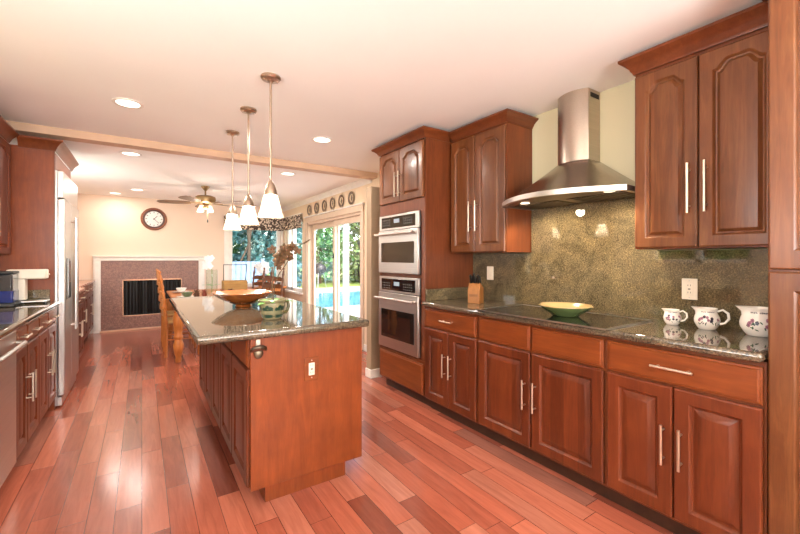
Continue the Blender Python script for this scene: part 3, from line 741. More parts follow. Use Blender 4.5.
# ------------------------------------------------------------------ recessed ceiling lights
def can_light(label, x, y, z):
    t = thing('recessed_light', label, 'ceiling light', (x, y, z), 0, 'recessed ceiling lights')
    MB().loops([[(r*math.cos(2*PI*i/32), r*math.sin(2*PI*i/32), q) for i in range(32)] for r, q in ((.098, -.0005), (.096, -.006), (.078, -.008), (.072, -.003))], cap0=False, cap1=False).build('trim_ring', M_TRIMW, t, smooth=60)
    MB().lathe([(.073, -.0045), (.073, -.0015)], 28).build('lens', M_LAMP, t)
for x, y, z, l, e in ((-.083, 3.404, ZC, 'recessed light in kitchen ceiling left of the pendants, before the beam', 1), (1.412, 3.434, ZC, 'recessed light in kitchen ceiling right of the pendants, before the beam', 1),
                   (-.094, 4.893, ZF, 'recessed light just beyond the beam on the left', 1), (1.561, 4.925, ZF, 'recessed light just beyond the beam, right of the pendants', 1),
                   (-.064, 7.41, ZF, 'recessed light before the clock wall, farther right of the two', 1), (-.371, 8.0, ZF, 'recessed light closest to the clock wall', 1)):
    can_light(l, x, y, z)
    light('recessed_bulb', 'AREA', (x, y, z-.012), (15 if y < 5 else 6)*e, WARM, .14, (0, 0, -1))

# ------------------------------------------------------------------ left run
LW = PI/2; LX = -.622
def lbase(label, y0, doors, name='base_cabinet', X=LX, w=None, d=.575, ztop=.879):
    t = thing(name, label, 'cabinet', (X, y0, 0), LW)
    w = w or sum(doors)
    MB().box(0, w, 0, d, .10, ztop).build('carcass', M_WOOD, t, bevel=.001)
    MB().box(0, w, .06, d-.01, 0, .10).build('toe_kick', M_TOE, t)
    x = 0
    for i, a in enumerate(doors):
        door(t, x+.006, .112, a-.012, .625, 0, ((a-.045 if i % 2 == 0 else .033), .36, .18), st=.055)
        drawer(t, x+.006, .752, a-.012, .115, .12); x += a
    return t
lbase('left cherry base cabinet next to the dishwasher, two doors and two drawers', 3.075, [.265, .33])
lbase('left cherry base cabinet next to the refrigerator, two doors and two drawers', 3.67, [.32, .345])
dwm = thing('dishwasher', 'stainless steel dishwasher at the left edge of the picture', 'dishwasher', (LX, 2.47, 0), LW)
MB().box(0, .6, 0, .56, .10, .875).build('body', M_BLACK, dwm); MB().box(0, .6, .05, .55, 0, .10).build('toe_kick', M_BLACK, dwm)
dd_ = MB().box(.004, .596, -.024, -.001, .11, .868).build('door', M_STEELX, dwm, bevel=.004)
mb = MB().tube([(.03, -.03, .80), (.035, -.062, .80), (.06, -.07, .80), (.54, -.07, .80), (.565, -.062, .80), (.57, -.03, .80)], .012, 12)
mb.build('handle', M_STEELX, dd_)
lbase('left cherry base cabinet before the dishwasher, outside the picture', 1.67, [.40, .395])
tag(MB().box(XL+.002, -.572, 1.67, 4.332, .88, .92).build('countertop', M_GRAN, bevel=.015, seg=4), 'granite countertop along the left wall beside the refrigerator', 'countertop')
tag(MB().box(XL+.002, -.64, 4.31, 4.332, .9205, 1.02).build('side_splash', M_SPLASH, bevel=.002), 'low granite upstand against the refrigerator panel behind the coffee maker', 'backsplash')
# refrigerator enclosure and refrigerator
fe = thing('refrigerator_enclosure', 'cherry enclosure with top cabinet around the steel refrigerator', 'cabinet', (0, 0, 0))
MB().box(XL+.001, -.618, 4.335, 4.357, 0, 2.20).box(XL+.001, -.618, 5.243, 5.265, 0, 2.20).build('side_panel', M_PANEL, fe, bevel=.002)
MB().box(XL+.001, -.635, 4.358, 5.242, 2.035, 2.20).build('top_cabinet', M_WOODY, fe, bevel=.002)
o_ = drawer(fe, 0, 0, .874, .150, 0, name='top_door'); o_.location = (-.634, 4.363, 2.04); o_.rotation_euler = (0, 0, LW)
crown(fe, [(-.836, 4.335), (-.612, 4.335), (-.612, 5.265)], 2.185, .09, .060)
MB().box(-.620, -.612, 4.335, 4.357, .0, 2.20).build('edge_strip', M_WOOD, fe)
rf = thing('refrigerator', 'tall stainless steel side by side refrigerator with dispenser', 'refrigerator', (-.60, 4.362, 0), LW)
MB().box(0, .876, 0, .58, .02, 2.03).build('body', M_STEEL, rf)
MB().box(.002, .874, -.04, -.001, 1.80, 2.028).build('top_grille', M_STEEL, rf, bevel=.004)
fz = MB().box(.002, .372, -.050, -.001, .10, 1.79).build('freezer_door', M_STEEL, rf, bevel=.008, seg=3)
fd = MB().box(.380, .874, -.050, -.001, .10, 1.79).build('refrigerator_door', M_STEEL, rf, bevel=.008, seg=3)
for dr_, xx in ((fz, .335), (fd, .417)):
    mb = MB().tube([(xx, -.085, .62), (xx, -.085, 1.66)], .008, 12)
    for zz in (.66, 1.62): mb.tube([(xx, -.049, zz), (xx, -.085, zz)], .007, 10)
    mb.build('handle', M_STEEL, dr_)
dp = MB().box(.09, .29, -.054, -.049, .92, 1.28).build('dispenser', M_BLACKG, fz, bevel=.004)
MB().box(.002, .874, -.03, -.001, .02, .09).build('kick_plate', M_STEEL, rf)
# upper cabinet on the left
lu = thing('wall_cabinet', 'left wall cabinet with arched door above the coffee maker', 'cabinet', (-.884, 3.270, 0), LW)
MB().box(0, 1.0, 0, .314, 1.305, 2.20).build('carcass', M_PANEL, lu, bevel=.002)
for k, hs in ((0, 1), (1, 0)): door(lu, .004+k*.497, 1.311, .490, .87, .042, (.458 if hs else .032, .26, .27))
crown(lu, [(0, .29), (0, -.006), (1.0, -.006)], 2.195, .08, .060)
# cabinets beyond the refrigerator
lbase('low cherry cabinet between the refrigerator and the corner gap', 5.27, [.45, .45], w=.90)
tag(MB().box(XL+.002, -.58, 5.268, 6.20, .88, .915).build('countertop', plain('rose_counter', (176, 122, 100), .2), bevel=.012, seg=3), 'small reddish countertop beyond the refrigerator', 'countertop')
lbase('low cherry cabinet near the fireplace corner', 6.5, [.45, .45, .45, .45], X=-.70, w=1.85, d=.49)
tag(MB().box(XL+.002, -.66, 6.48, 8.37, .88, .915).build('countertop', plain('rose_counter_two', (176, 122, 100), .2), bevel=.012, seg=3), 'reddish countertop beside the fireplace corner', 'countertop')
# coffee maker on the left counter
cm = thing('coffee_maker', 'white and black coffee maker with blue lit tank on left counter', 'coffee maker', (-.80, 4.10, .9205), 0)
MB().box(-.16, .02, -.15, .14, 0, .03).build('base', M_BLACK, cm, bevel=.006)
MB().box(-.15, .005, -.14, .03, .03, .245).build('water_tank', plain('smoky_tank', (34, 33, 40), .1, coat=.5), cm, bevel=.01)
MB().box(-.153, .008, -.143, .033, .03, .12).build('tank_water', plain('blue_water', (24, 40, 104), .1), cm, bevel=.008)
MB().box(-.155, .01, -.145, .035, .245, .262).build('tank_lid', M_BLACK, cm, bevel=.005)
MB().box(-.06, .04, .045, .13, .03, .25).build('column', M_PLASTIC, cm, bevel=.008)
hm = MB().box(-.07, .165, .04, .145, .195, .272).build('brew_head', M_PLASTIC, cm, bevel=.012, seg=3)
MB().box(.160, .178, .08, .10, .225, .237).build('lever', M_PLASTIC, hm, bevel=.003)
MB().box(-.02, .17, .035, .15, .012, .026).build('drip_tray', M_STEEL, cm, bevel=.004)
MB().lathe([(.012, 0), (.012, .014)], 12, (.15, .09, 0)).build('foot', M_BLACK, cm)

# ------------------------------------------------------------------ fireplace and clock
fp = thing('fireplace', 'rose granite fireplace with white frame below the clock', 'fireplace', (0, 0, 0))
fy = YB-.001
MB().box(-.588, -.275, fy-.025, fy, 0, 1.235).box(.62, .91, fy-.025, fy, 0, 1.235).box(-.275, .62, fy-.025, fy, .885, 1.235).box(-.275, .62, fy-.025, fy, 0, .262).build('granite_surround', M_TILE, fp, smooth=0)
mb = MB()
for k in range(1, 5): mb.box(-.588+k*.30-.0015, -.588+k*.30+.0015, fy-.0262, fy-.0245, .89, 1.235)
for q in (.30, .62, .93): mb.box(-.588, -.276, fy-.0262, fy-.0245, q-.0015, q+.0015); mb.box(.621, .91, fy-.0262, fy-.0245, q-.0015, q+.0015)
mb.build('grout_lines', plain('grout', (110, 78, 66), .7), fp)
for xa, xb in ((-.69, -.588), (.91, 1.012)): MB().box(xa, xb, fy-.045, fy, 0, 1.235).box(xa+.02, xb-.02, fy-.055, fy-.044, .05, 1.21).build('pilaster', M_TRIMW, fp, bevel=.006)
MB().box(-.69, 1.012, fy-.05, fy, 1.235, 1.30).box(-.70, 1.022, fy-.075, fy, 1.30, 1.325).build('mantel', M_TRIMW, fp, bevel=.008)
MB().box(-.60, .92, fy-.05, fy, 0, .03).build('hearth_strip', plain('hearth_strip', (214, 170, 140), .5), fp, bevel=.004)
MB().box(-.285, -.272, fy-.035, fy-.02, .255, .90).box(.617, .63, fy-.035, fy-.02, .255, .90).box(-.285, .63, fy-.035, fy-.02, .885, .905).box(-.285, .63, fy-.035, fy-.02, .25, .265).build('firebox_frame', plain('copper_trim', (190, 140, 110), .3, .6), fp)
MB().box(-.275, .62, fy+.40, fy+.42, .262, .885).box(-.275, .62, fy+.151, fy+.42, .25, .262).box(-.275, .62, fy+.151, fy+.42, .885, .9).box(-.29, -.275, fy+.151, fy+.42, .25, .9).box(.62, .635, fy+.151, fy+.42, .25, .9).build('firebox', M_DARK, fp, smooth=0)
mb = MB()
ptsx = [-.27+.885*i/60 for i in range(61)]
prof = [[(x, fy+.012+.010*math.sin(i*1.9), z) for i, x in enumerate(ptsx)]+[(x, fy+.016+.010*math.sin(i*1.9), z) for i, x in reversed(list(enumerate(ptsx)))] for z in (.27, .88)]
mb.loops(prof).build('mesh_curtain', plain('chainmail_curtain', (44, 40, 38), .35, .5), fp, smooth=60)
ckk = thing('wall_clock', 'round wall clock with wooden frame above the fireplace', 'clock', (.185, YB-.002, 2.0))
mb = MB(); n = 40
mb.loops([[(r*math.cos(2*PI*i/n), q, r*math.sin(2*PI*i/n)) for i in range(n)] for r, q in ((.205, 0), (.205, -.02), (.19, -.034), (.172, -.028), (.165, -.034), (.150, -.03), (.142, -.014))], cap0=False, cap1=False, mats=[0, 0, 0, 1, 1, 1])
mb.build('frame', [wood('clock_frame_wood', [(96, 44, 22), (128, 66, 34), (160, 96, 56)], 'x'), plain('dark_clock_ring', (70, 34, 22), .3)], ckk, smooth=60)
fc = MB().loops([[(.146*math.cos(2*PI*i/n), q, .146*math.sin(2*PI*i/n)) for i in range(n)] for q in (-.004, -.012)]).build('dial', plain('dial_paper', (226, 222, 216), .5), ckk)
for k in range(12):
    a = k*PI/6; mk = MB(); mk.x = Matrix.Rotation(a, 4, 'Y'); mk.box(-.005, .005, -.0135, -.0115, .105, .132); mk.build('hour_mark', M_BLACK, fc)
for a, L, w in ((.75, .075, .010), (2.35, .105, .007)):
    hn = MB(); hn.x = Matrix.Rotation(a, 4, 'Y'); hn.box(-w/2, w/2, -.016, -.0138, -.015, L); hn.build('hand', M_BLACK, ckk)
MB().lathe([(.012, 0), (.008, .006)], 12).build('hub', M_BLACK, ckk, loc=(0, -.0125, 0)).rotation_euler = (PI/2, 0, 0)

# ------------------------------------------------------------------ ceiling fan
fn = thing('ceiling_fan', 'ceiling fan with long dark blades beyond the beam', 'ceiling fan', (.80, 6.5, ZF))
M_BRONZE = plain('aged_bronze', (150, 122, 84), .35, .8)
MB().lathe([(.0, -.065), (.02, -.065), (.03, -.05), (.06, -.015), (.062, -.001), (0, -.001)], 28).build('canopy', M_BRONZE, fn, smooth=50)
MB().tube([(0, 0, -.15), (0, 0, -.05)], .012, 10).build('rod', M_BRONZE, fn)
MB().lathe([(.0, -.265), (.10, -.262), (.135, -.245), (.145, -.20), (.14, -.165), (.11, -.148), (0, -.145)], 36).build('motor', M_BRONZE, fn, smooth=40)
MB().lathe([(.0, -.345), (.035, -.34), (.05, -.32), (.05, -.28), (.04, -.265), (0, -.265)], 24).build('switch_housing', M_BRONZE, fn, smooth=40)
for k in range(5):
    a = .35+k*2*PI/5; bl = MB()
    bl.x = Matrix.Rotation(a, 4, 'Z') @ Matrix.Translation((0, 0, -.255)) @ Matrix.Rotation(math.radians(11), 4, 'X')
    out = [(.20, -.05), (.30, -.062), (.55, -.07), (.62, -.055), (.645, 0), (.62, .055), (.55, .07), (.30, .062), (.20, .05)]
    bl.prism(out, -.004, .004, 'z')
    ob = bl.build('blade', wood('fan_blade_wood', [(92, 70, 52), (120, 94, 72), (142, 116, 92)], 'x') if k == 0 else bpy.data.materials['fan_blade_wood'], fn)
    br = MB(); br.x = Matrix.Rotation(a, 4, 'Z'); br.box(.11, .26, -.02, .02, -.258, -.246); br.build('blade_arm', M_BRONZE, ob)
for a in (-.9, .7, 2.3, 3.9):
    MB().lathe([(.016, -.30), (.022, -.31), (.030, -.34), (.046, -.385), (.044, -.385), (.028, -.34), (.018, -.31)], 20, (.095*math.cos(a), .095*math.sin(a), .0), cap0=False, cap1=False).tube([(.04*math.cos(a), .04*math.sin(a), -.30), (.095*math.cos(a), .095*math.sin(a), -.302)], .008, 8).build('lamp_shade', M_SHADE, fn, smooth=60)
light('fan_bulbs', 'POINT', (.80, 6.5, ZF-.40), 22, WARM, radius=.10)
pc = MB().tube([(.03, 0, -.33), (.03, 0, -.50)], .002, 6).build('pull_chain', M_BRONZE, fn)
MB().lathe([(0, -.55), (.008, -.54), (.010, -.52), (.003, -.50), (0, -.498)], 10, (.03, 0, 0)).build('pull_knob', M_DARK, pc)

# ------------------------------------------------------------------ valance and wall plates
def valmat():
    m, nt, b = new_mat('leopard_valance'); v = coords(nt, False)
    vo = nd(nt, 'ShaderNodeTexVoronoi'); vo.inputs['Scale'].default_value = 26; nt.links.new(v, vo.inputs['Vector'])
    n = noise(nt, v, 40, 4, .7); ad = nd(nt, 'ShaderNodeMath', operation='ADD'); nt.links.new(vo.outputs['Distance'], ad.inputs[0]); nt.links.new(n, ad.inputs[1])
    r = ramp(nt, [(.50, (70, 54, 44)), (.60, (130, 108, 92)), (.68, (236, 218, 196)), (.92, (222, 200, 178)), (.99, (80, 64, 54))]); nt.links.new(ad.outputs[0], r.inputs[0])
    nt.links.new(r.outputs[0], b.inputs['Base Color']); b.inputs['Roughness'].default_value = .85
    return m
def ruffle(pth, z0, z1):
    ls = []
    pts = []
    for (a, b_) in zip(pth, pth[1:]):
        a = Vector(a); b_ = Vector(b_); L = (b_-a).length; k = int(L/.018); d = (b_-a)/L; nn = Vector((d.y, -d.x))
        for i in range(k): pts.append((a+d*L*i/k, nn, i))
    pts.append((Vector(pth[-1]), nn, 0))
    for z, am in ((z1, .002), ((z0+z1)/2, .006), (z0, .012)):
        f = [(p.x+n_.x*am*math.sin(i*.9), p.y+n_.y*am*math.sin(i*.9), z) for p, n_, i in pts]
        bk = [(p.x-n_.x*.012+n_.x*am*math.sin(i*.9), p.y-n_.y*.012+n_.y*am*math.sin(i*.9), z) for p, n_, i in reversed(pts)]
        ls.append(f+bk)
    return MB().loops(ls)
vl = thing('window_valance', 'gathered dark patterned valance over the corner windows', 'valance', (0, 0, 0))
ruffle([(2.52, 7.18), (2.50, 8.30), (1.36, 8.30), (1.36, 8.36)][::-1], 1.865, 2.13).build('fabric', valmat(), vl, smooth=60)
MB().box(1.36, 2.52, 8.315, 8.36, 2.13, 2.145).box(2.51, 2.56, 7.19, 8.36, 2.13, 2.145).build('mounting_board', M_TRIMW, vl)
Mpl = plain('plate_border', (96, 72, 52), .3); Mpi = plain('plate_center', (206, 184, 156), .25)
names = ['farthest', 'second farthest', 'third farthest', 'third nearest', 'second nearest', 'nearest']
for k, y in enumerate((6.822, 6.472, 6.12, 5.784, 5.455, 5.111)):
    t = thing('decorative_plate', '%s of the six small plates hung in a row above the patio door' % names[k], 'plate', (XR-.002, y, 2.165), 0, 'plates above the patio door')
    n = 32
    MB().loops([[(q, r*math.cos(2*PI*i/n), r*math.sin(2*PI*i/n)) for i in range(n)] for r, q in ((.055, 0), (.095, -.014), (.097, -.018), (.090, -.019), (.062, -.008))], mats=[0, 0, 0, 0], cap1=False).loops([[(q, r*math.cos(2*PI*i/n), r*math.sin(2*PI*i/n)) for i in range(n)] for r, q in ((.062, -.008), (.058, -.006), (.0005, -.006))], mat=1, cap0=False).build('plate', [Mpl, Mpi], t, smooth=60)
    mb = MB(); mb.x = Matrix.Translation((-.0075, 0, 0))
    mb.box(-.001, .001, -.012, .012, -.035, .04); mb.box(-.001, .001, -.03, .03, -.008, .008); mb.build('motif', Mpl, t)
th = thing('wall_chime', 'narrow tan plate on the wall between patio door and oven tower', 'wall plate', (XR-.001, 4.60, 1.63), RW)
MB().box(-.03, .03, -.02, 0, -.14, .14).build('cover', plain('tan_chime', (190, 152, 104), .4), th, bevel=.004); MB().box(-.02, .02, -.023, -.019, -.12, .12).build('front_panel', plain('tan_chime_front', (206, 172, 124), .4), th, bevel=.003)

# ------------------------------------------------------------------ dining set
tb = thing('dining_table', 'honey oak dining table with stout turned legs beyond the island', 'table', (.95, 6.35, 0))
MB().box(-.62, .66, -.95, .95, .72, .755).build('tabletop', M_OAK, tb, bevel=.012, seg=3)
MB().box(-.56, .56, -.85, .85, .63, .72).build('apron', M_OAK, tb, bevel=.003)
LEG = [(.030, 0), (.036, .03), (.030, .06), (.044, .10), (.056, .16), (.060, .21), (.046, .26), (.040, .28), (.054, .30), (.054, .32), (.040, .34), (.050, .40), (.060, .50), (.058, .56), (.045, .60), (.056, .62), (.056, .63)]
for sx in (-1, 1):
    for sy in (-1, 1): MB().lathe(LEG, 24, (sx*.575, sy*.865, 0)).build('leg', M_OAK, tb, smooth=50)
def chair(label, loc, rot, mat):
    t = thing('dining_chair', label, 'chair', loc, rot, 'ladder back dining chairs')
    MB().loops([[(x*(1-.06*k), y, z) for x, y in ((-.20, .19), (.20, .19), (.235, -.20), (-.235, -.20))] for z, k in ((.435, 0), (.465, 0), (.47, 1))]).build('seat', plain('rush_seat', (186, 142, 84), .8) if 'rush_seat' not in bpy.data.materials else bpy.data.materials['rush_seat'], t, bevel=.006)
    for sx in (-1, 1):
        pts = [(sx*.195, .20, 0), (sx*.195, .195, .42), (sx*.20, .215, .70), (sx*.205, .255, 1.0), (sx*.206, .265, 1.06), (sx*.206, .268, 1.075), (sx*.206, .27, 1.10), (sx*.206, .272, 1.12)]
        P = [Vector(p) for p in pts]; pp = []; rr = []
        for (a, b_), n_ in zip(zip(P, P[1:]), (4, 14, 16, 4, 2, 2, 2)):
            for i in range(n_): pp.append(a.lerp(b_, i/n_))
        for i, p in enumerate(pp):
            z = p.z; rr.append(.016+(.007*max(0, math.sin((z-.44)*2*PI/.09)) if .44 < z < 1.06 else .003) if z < 1.06 else (.010 if z < 1.09 else .017))
        pp.append(P[-1]); rr.append(.005)
        MB().tube(pp, rr, 12).build('back_post', mat, t, smooth=50)
        MB().lathe([(.014, 0), (.020, .06), (.013, .10), (.024, .14), (.022, .30), (.014, .35), (.022, .40), (.020, .435)], 14, (sx*.205, -.175, 0)).build('leg', mat, t, smooth=50)
        MB().tube([(sx*.20, -.175, .22), (sx*.197, .195, .22)], .010, 8).build('stretcher', mat, t)
    MB().tube([(-.2, -.175, .28), (.2, -.175, .28)], .011, 8).build('stretcher', mat, t)
    for k, z in enumerate((.56, .68, .80, .92)):
        yb = .205+(z-.45)*.10; N = 10; lp = []
        for i in range(N+1):
            u = -1+2*i/N; x = u*.192; y = yb+.02*(1-u*u); hh = .026+.018*(1-u*u)**.7+.006*math.cos(u*9)
            lp.append([(x, y-.006, z-.03), (x, y+.006, z-.03), (x, y+.006, z+hh), (x, y-.006, z+hh)])
        MB().loops(lp).build('slat', mat, t, smooth=40)
    return t
MDK = wood('dark_oak', [(70, 40, 20), (98, 58, 30), (122, 76, 42)], 'z', rough=.35)
chair('honey ladder back chair on the left side of the table, nearer the island', (.46, 6.02, 0), PI/2, M_OAK)
chair('honey ladder back chair on the left side of the table, nearer the fireplace', (.46, 6.75, 0), PI/2, M_OAK)
chair('dark ladder back chair at the window end of the table, left one', (1.66, 6.55, 0), -PI/2+.6, MDK)
chair('dark ladder back chair at the window end of the table, right one', (1.66, 7.25, 0), -PI/2+.6, MDK)
tx = .756
gb = thing('table_basket', 'tan wooden box basket with dark wire handle on the dining table', 'basket', (1.13, 6.05, tx))
MB().box(-.16, .16, -.10, .10, 0, .20).build('box', M_BOXW, gb, bevel=.004)
MB().tube([(-.15, 0, .19), (-.15, 0, .43), (.17, 0, .43), (.15, 0, .19)], .006, 8).build('wire_handle', M_BLACK, gb)
vs_ = thing('glass_vase', 'tall clear glass vase with white orchids on the dining table', 'vase', (.84, 6.15, tx))
MB().lathe([(.075, 0), (.075, .01), (.075, .36), (.071, .36), (.071, .012), (0, .012)], 32, cap1=False).build('cylinder', M_VASEG, vs_, smooth=50)
mb = MB().tube([(0, 0, .02), (.005, 0, .2), (.0, 0, .38), (-.01, 0, .46)], .004, 8); mb.build('stem', M_LEAF, vs_)
fl = MB()
for k in range(8):
    c = Vector((random.uniform(-.09, .05), random.uniform(-.04, .04), .40+random.uniform(0, .13)))
    for q in range(5):
        a = q*1.257; quad_leaf(fl, c, (math.cos(a), -.3, math.sin(a)), (0, -1, 0), .05, .04)
fl.build('flowers', M_WHITEFL, vs_)
lf = MB()
for a in (0.2, 2.0, 3.3, 5.0): quad_leaf(lf, (0, 0, .13), (math.cos(a), math.sin(a), .25), (0, 0, 1), .13, .05)
lf.build('leaves', M_LEAF, vs_)
fgm = plain('fruit_brown', (96, 66, 40), .5); fgm2 = plain('fruit_red', (140, 62, 44), .5)
rg = random.Random(5)
for k, (x, y, d, s_) in enumerate(((.60, 5.72, 0, .05), (.70, 5.80, 1, .045), (1.0, 5.62, 0, .05), (.92, 5.75, 1, .045), (.84, 5.62, 1, .04))):
    t = thing('pine_cone', ['dark pine cone at the left end of the table decorations', 'reddish pine cone beside the dark left one', 'dark pine cone below the tan box basket', 'reddish pine cone in front of the glass vase', 'small reddish pine cone nearest the island'][k], 'pine cone', (x, y, tx), 0, 'pine cones on the dining table')
    mb = MB()
    for q in range(40):
        a = q*2.4; zz = s_*2*(q/40); rr = s_*math.sin(PI*(.12+.8*q/40)); quad_leaf(mb, (rr*.5*math.cos(a), rr*.5*math.sin(a), zz+.005), (math.cos(a), math.sin(a), .5), (0, 0, 1), s_*.6, s_*.5, 0, -.2)
    mb.lathe([(s_*.3, .0), (s_*.6, s_*.5), (s_*.5, s_*1.3), (.002, s_*2)], 12)
    mb.build('scales', fgm2 if d else fgm, t)
def setting(x, y, lab):
    t = thing('dinner_plate', lab[0], 'plate', (x, y, tx), 0, 'place settings')
    MB().lathe([(.06, 0), (.07, .004), (.125, .014), (.13, .018), (.122, .017), (.07, .008), (0, .007)], 36).build('plate', M_WHITE, t, smooth=60)
    b = thing('soup_bowl', lab[1], 'bowl', (x, y, tx+.0125), 0, 'place settings')
    MB().lathe([(.035, 0), (.04, .004), (.06, .03), (.075, .06), (.072, .06), (.055, .028), (0, .008)], 32).build('bowl', M_GREENC if lab[2] else M_WHITE, b, smooth=60)
setting(.50, 5.85, ('white dinner plate on the table nearest the island on the left', 'dark green bowl on the nearest left dinner plate', 1))
setting(.50, 6.75, ('white dinner plate on the table by the farther left chair', 'white bowl on the farther left dinner plate', 0))
# console under the window with two pots
cs = thing('console_table', 'low wooden console under the back window holding two small pots', 'console', (2.06, 8.13, 0))
MB().box(-.42, .44, -.16, .16, .665, .70).build('top', M_OAK, cs, bevel=.006)
for sx in (-.38, .38):
    for sy in (-.13, .13): MB().box(sx-.022, sx+.022, sy-.022, sy+.022, 0, .665).build('leg', MDK, cs, bevel=.004)
MB().box(-.40, .40, -.14, .14, .18, .20).build('shelf', M_OAK, cs, bevel=.003)
MB().box(-.40, .40, -.15, .15, .58, .664).build('apron', M_OAK, cs, bevel=.003)
def smallpot(label, x, y, white):
    t = thing('flower_pot', label, 'flower pot', (x, y, .7005), 0)
    MB().lathe([(.05, 0), (.075, .11), (.082, .11), (.084, .14), (.075, .14), (.068, .11)], 28).build('pot', M_TERRA, t, smooth=40)
    st = MB(); lf = MB(); fl = MB(); rg = random.Random(int(x*100))
    for k in range(5):
        a = rg.random()*6.28; quad_leaf(lf, (0, 0, .12), (math.cos(a), math.sin(a), .7), (0, 0, 1), .17, .06)
    if white:
        for k in range(3):
            dx, dy = rg.uniform(-.1, .05), rg.uniform(-.05, .05)
            st.tube([(0, 0, .12), (dx*.4, dy*.4, .3), (dx, dy, .42)], .004, 6)
            for j in range(7):
                c = Vector((dx+rg.uniform(-.08, .08), dy+rg.uniform(-.05, .05), .30+rg.uniform(0, .18)))
                for q in range(5):
                    aa = q*1.257+j; quad_leaf(fl, c, (math.cos(aa), -.3, math.sin(aa)), (0, -1, 0), .06, .05)
        st.build('stem', M_LEAF, t); fl.build('flowers', M_WHITEFL, t)
    lf.build('leaves', M_LEAF, t)
smallpot('terracotta pot with white orchids on the console, left one', 2.02, 8.10, True)
smallpot('terracotta pot with green leaves on the console, right one', 2.22, 8.12, False)

# ------------------------------------------------------------------ the garden
def grassmat():
    m, nt, b = new_mat('lawn_grass'); v = coords(nt, False)
    r = ramp(nt, [(.3, (112, 140, 66)), (.55, (150, 170, 84)), (.8, (186, 196, 112))]); nt.links.new(noise(nt, v, 3, 8, .8), r.inputs[0])
    nt.links.new(r.outputs[0], b.inputs['Base Color']); b.inputs['Roughness'].default_value = .9
    return m
tag(MB().box(-30, 45, -30, 60, -.30, -.135).build('lawn', grassmat(), smooth=0), 'sunlit green lawn outside the patio door', 'lawn')['kind'] = 'stuff'
def concrete():
    m, nt, b = new_mat('patio_concrete'); v = coords(nt, False)
    r = ramp(nt, [(.3, (176, 170, 162)), (.7, (206, 200, 190))]); nt.links.new(noise(nt, v, 2.5, 6, .7), r.inputs[0])
    nt.links.new(r.outputs[0], b.inputs['Base Color']); b.inputs['Roughness'].default_value = .8
    return m
MCON = concrete()
struct(MB().box(XR+.151, 9.0, 3.0, 9.6, -.133, -.02).box(8.2, 9.0, 9.6, 15.0, -.133, -.02).box(2.8, 3.4, 9.6, 15.0, -.133, -.02).box(2.8, 9.0, 15.0, 16.0, -.133, -.02).build('patio_deck', MCON, bevel=.01))
def water():
    m, nt, b = new_mat('pool_water'); v = coords(nt, False)
    b.inputs['Base Color'].default_value = lin((96, 176, 190)); b.inputs['Roughness'].default_value = .04
    bump(nt, b, noise(nt, v, 2.5, 3), .15, .05); return m
tag(MB().box(3.401, 8.199, 9.601, 14.999, -.133, -.09).build('swimming_pool', water(), smooth=0), 'blue swimming pool beyond the patio', 'pool')['kind'] = 'stuff'
def leafmat(name, c0, c1, c2):
    m, nt, b = new_mat(name); r = ramp(nt, [(.25, c0), (.5, c1), (.75, c2)]); nt.links.new(noise(nt, coords(nt), 5, 4, .7), r.inputs[0])
    nt.links.new(r.outputs[0], b.inputs['Base Color']); b.inputs['Roughness'].default_value = .55; return m
LM = [leafmat('bluegreen_leaves', (58, 102, 102), (92, 140, 136), (142, 182, 172)), leafmat('green_leaves', (66, 112, 66), (104, 150, 84), (156, 188, 116)), leafmat('olive_leaves', (92, 116, 70), (136, 156, 96), (184, 196, 134))]
MBARK = plain('tree_bark', (104, 84, 66), .9)
def tree(label, x, y, h, r, kind, seed, n=1300, name='garden_tree', z0=.8):
    t = thing(name, label, 'tree' if name == 'garden_tree' else 'shrub', (x, y, -.134), 0, 'trees and shrubs in the garden')
    rg = random.Random(seed); mb = MB()
    cl = [(Vector((rg.gauss(0, r*.42), rg.gauss(0, r*.42), z0+(h-z0)*rg.random()**.9)), r*rg.uniform(.35, .62)) for _ in range(16)]
    for i in range(n):
        c, rr = cl[rg.randrange(len(cl))]
        d = Vector((rg.gauss(0, 1), rg.gauss(0, 1), rg.gauss(0, 1))).normalized(); p = c+d*rr*rg.random()**.35
        if p.z < .05: continue
        s_ = rg.uniform(.16, .34)
        quad_leaf(mb, p, (rg.gauss(0, 1), rg.gauss(0, 1), rg.gauss(-.2, .7)), (rg.gauss(0, .5), rg.gauss(0, .5), 1), s_, s_*.55)
    mb.build('foliage', LM[kind], t)
    tr = MB().tube([(0, 0, 0), (.05, 0, h*.3), (0, .05, h*.75)], [r*.035, r*.03, r*.012], 10)
    for k in range(4):
        c, rr = cl[k]; tr.tube([(.04, 0, h*.3), tuple(c*.6+Vector((0, 0, h*.12))), tuple(c)], [r*.022, r*.016, r*.008], 6)
    tr.build('trunk', MBARK, t)
TR = [(.9, 14.8, 7.0, 2.2, 0), (3.3, 15.2, 6.5, 2.0, 0), (-1.2, 16, 7, 2.4, 1), (5.2, 18.6, 7.5, 2.6, 0), (8.3, 20.5, 7, 2.6, 1), (11.5, 21, 7.5, 2.8, 2), (12.6, 16.5, 5.5, 2.1, 2), (15.5, 18, 7, 2.6, 1), (3.0, 21, 8.5, 2.8, 1), (14, 12.5, 5.5, 2.0, 2)]
TL = ['blue-green tree straight behind the back window', 'blue-green bushy tree behind the right part of the back window', 'green tree far left behind the clock wall', 'tall blue-green tree across the pool', 'green tree beyond the lawn seen through the left door pane', 'olive tree beyond the lawn behind the pergola posts', 'olive tree seen in the right door pane above the shed', 'green tree far right beyond the patio', 'tall green tree far behind the back window', 'olive tree right of the patio, hidden by the wall']
for k, (x, y, h, r, kd) in enumerate(TR): tree(TL[k], x, y, h, r, kd, 20+k, 5200, z0=.4)
SH = [(3.05, 17.2, 1.6, 1.0, 0), (10.4, 14.2, 1.3, .9, 1), (9.8, 11.2, 1.1, .8, 1)]
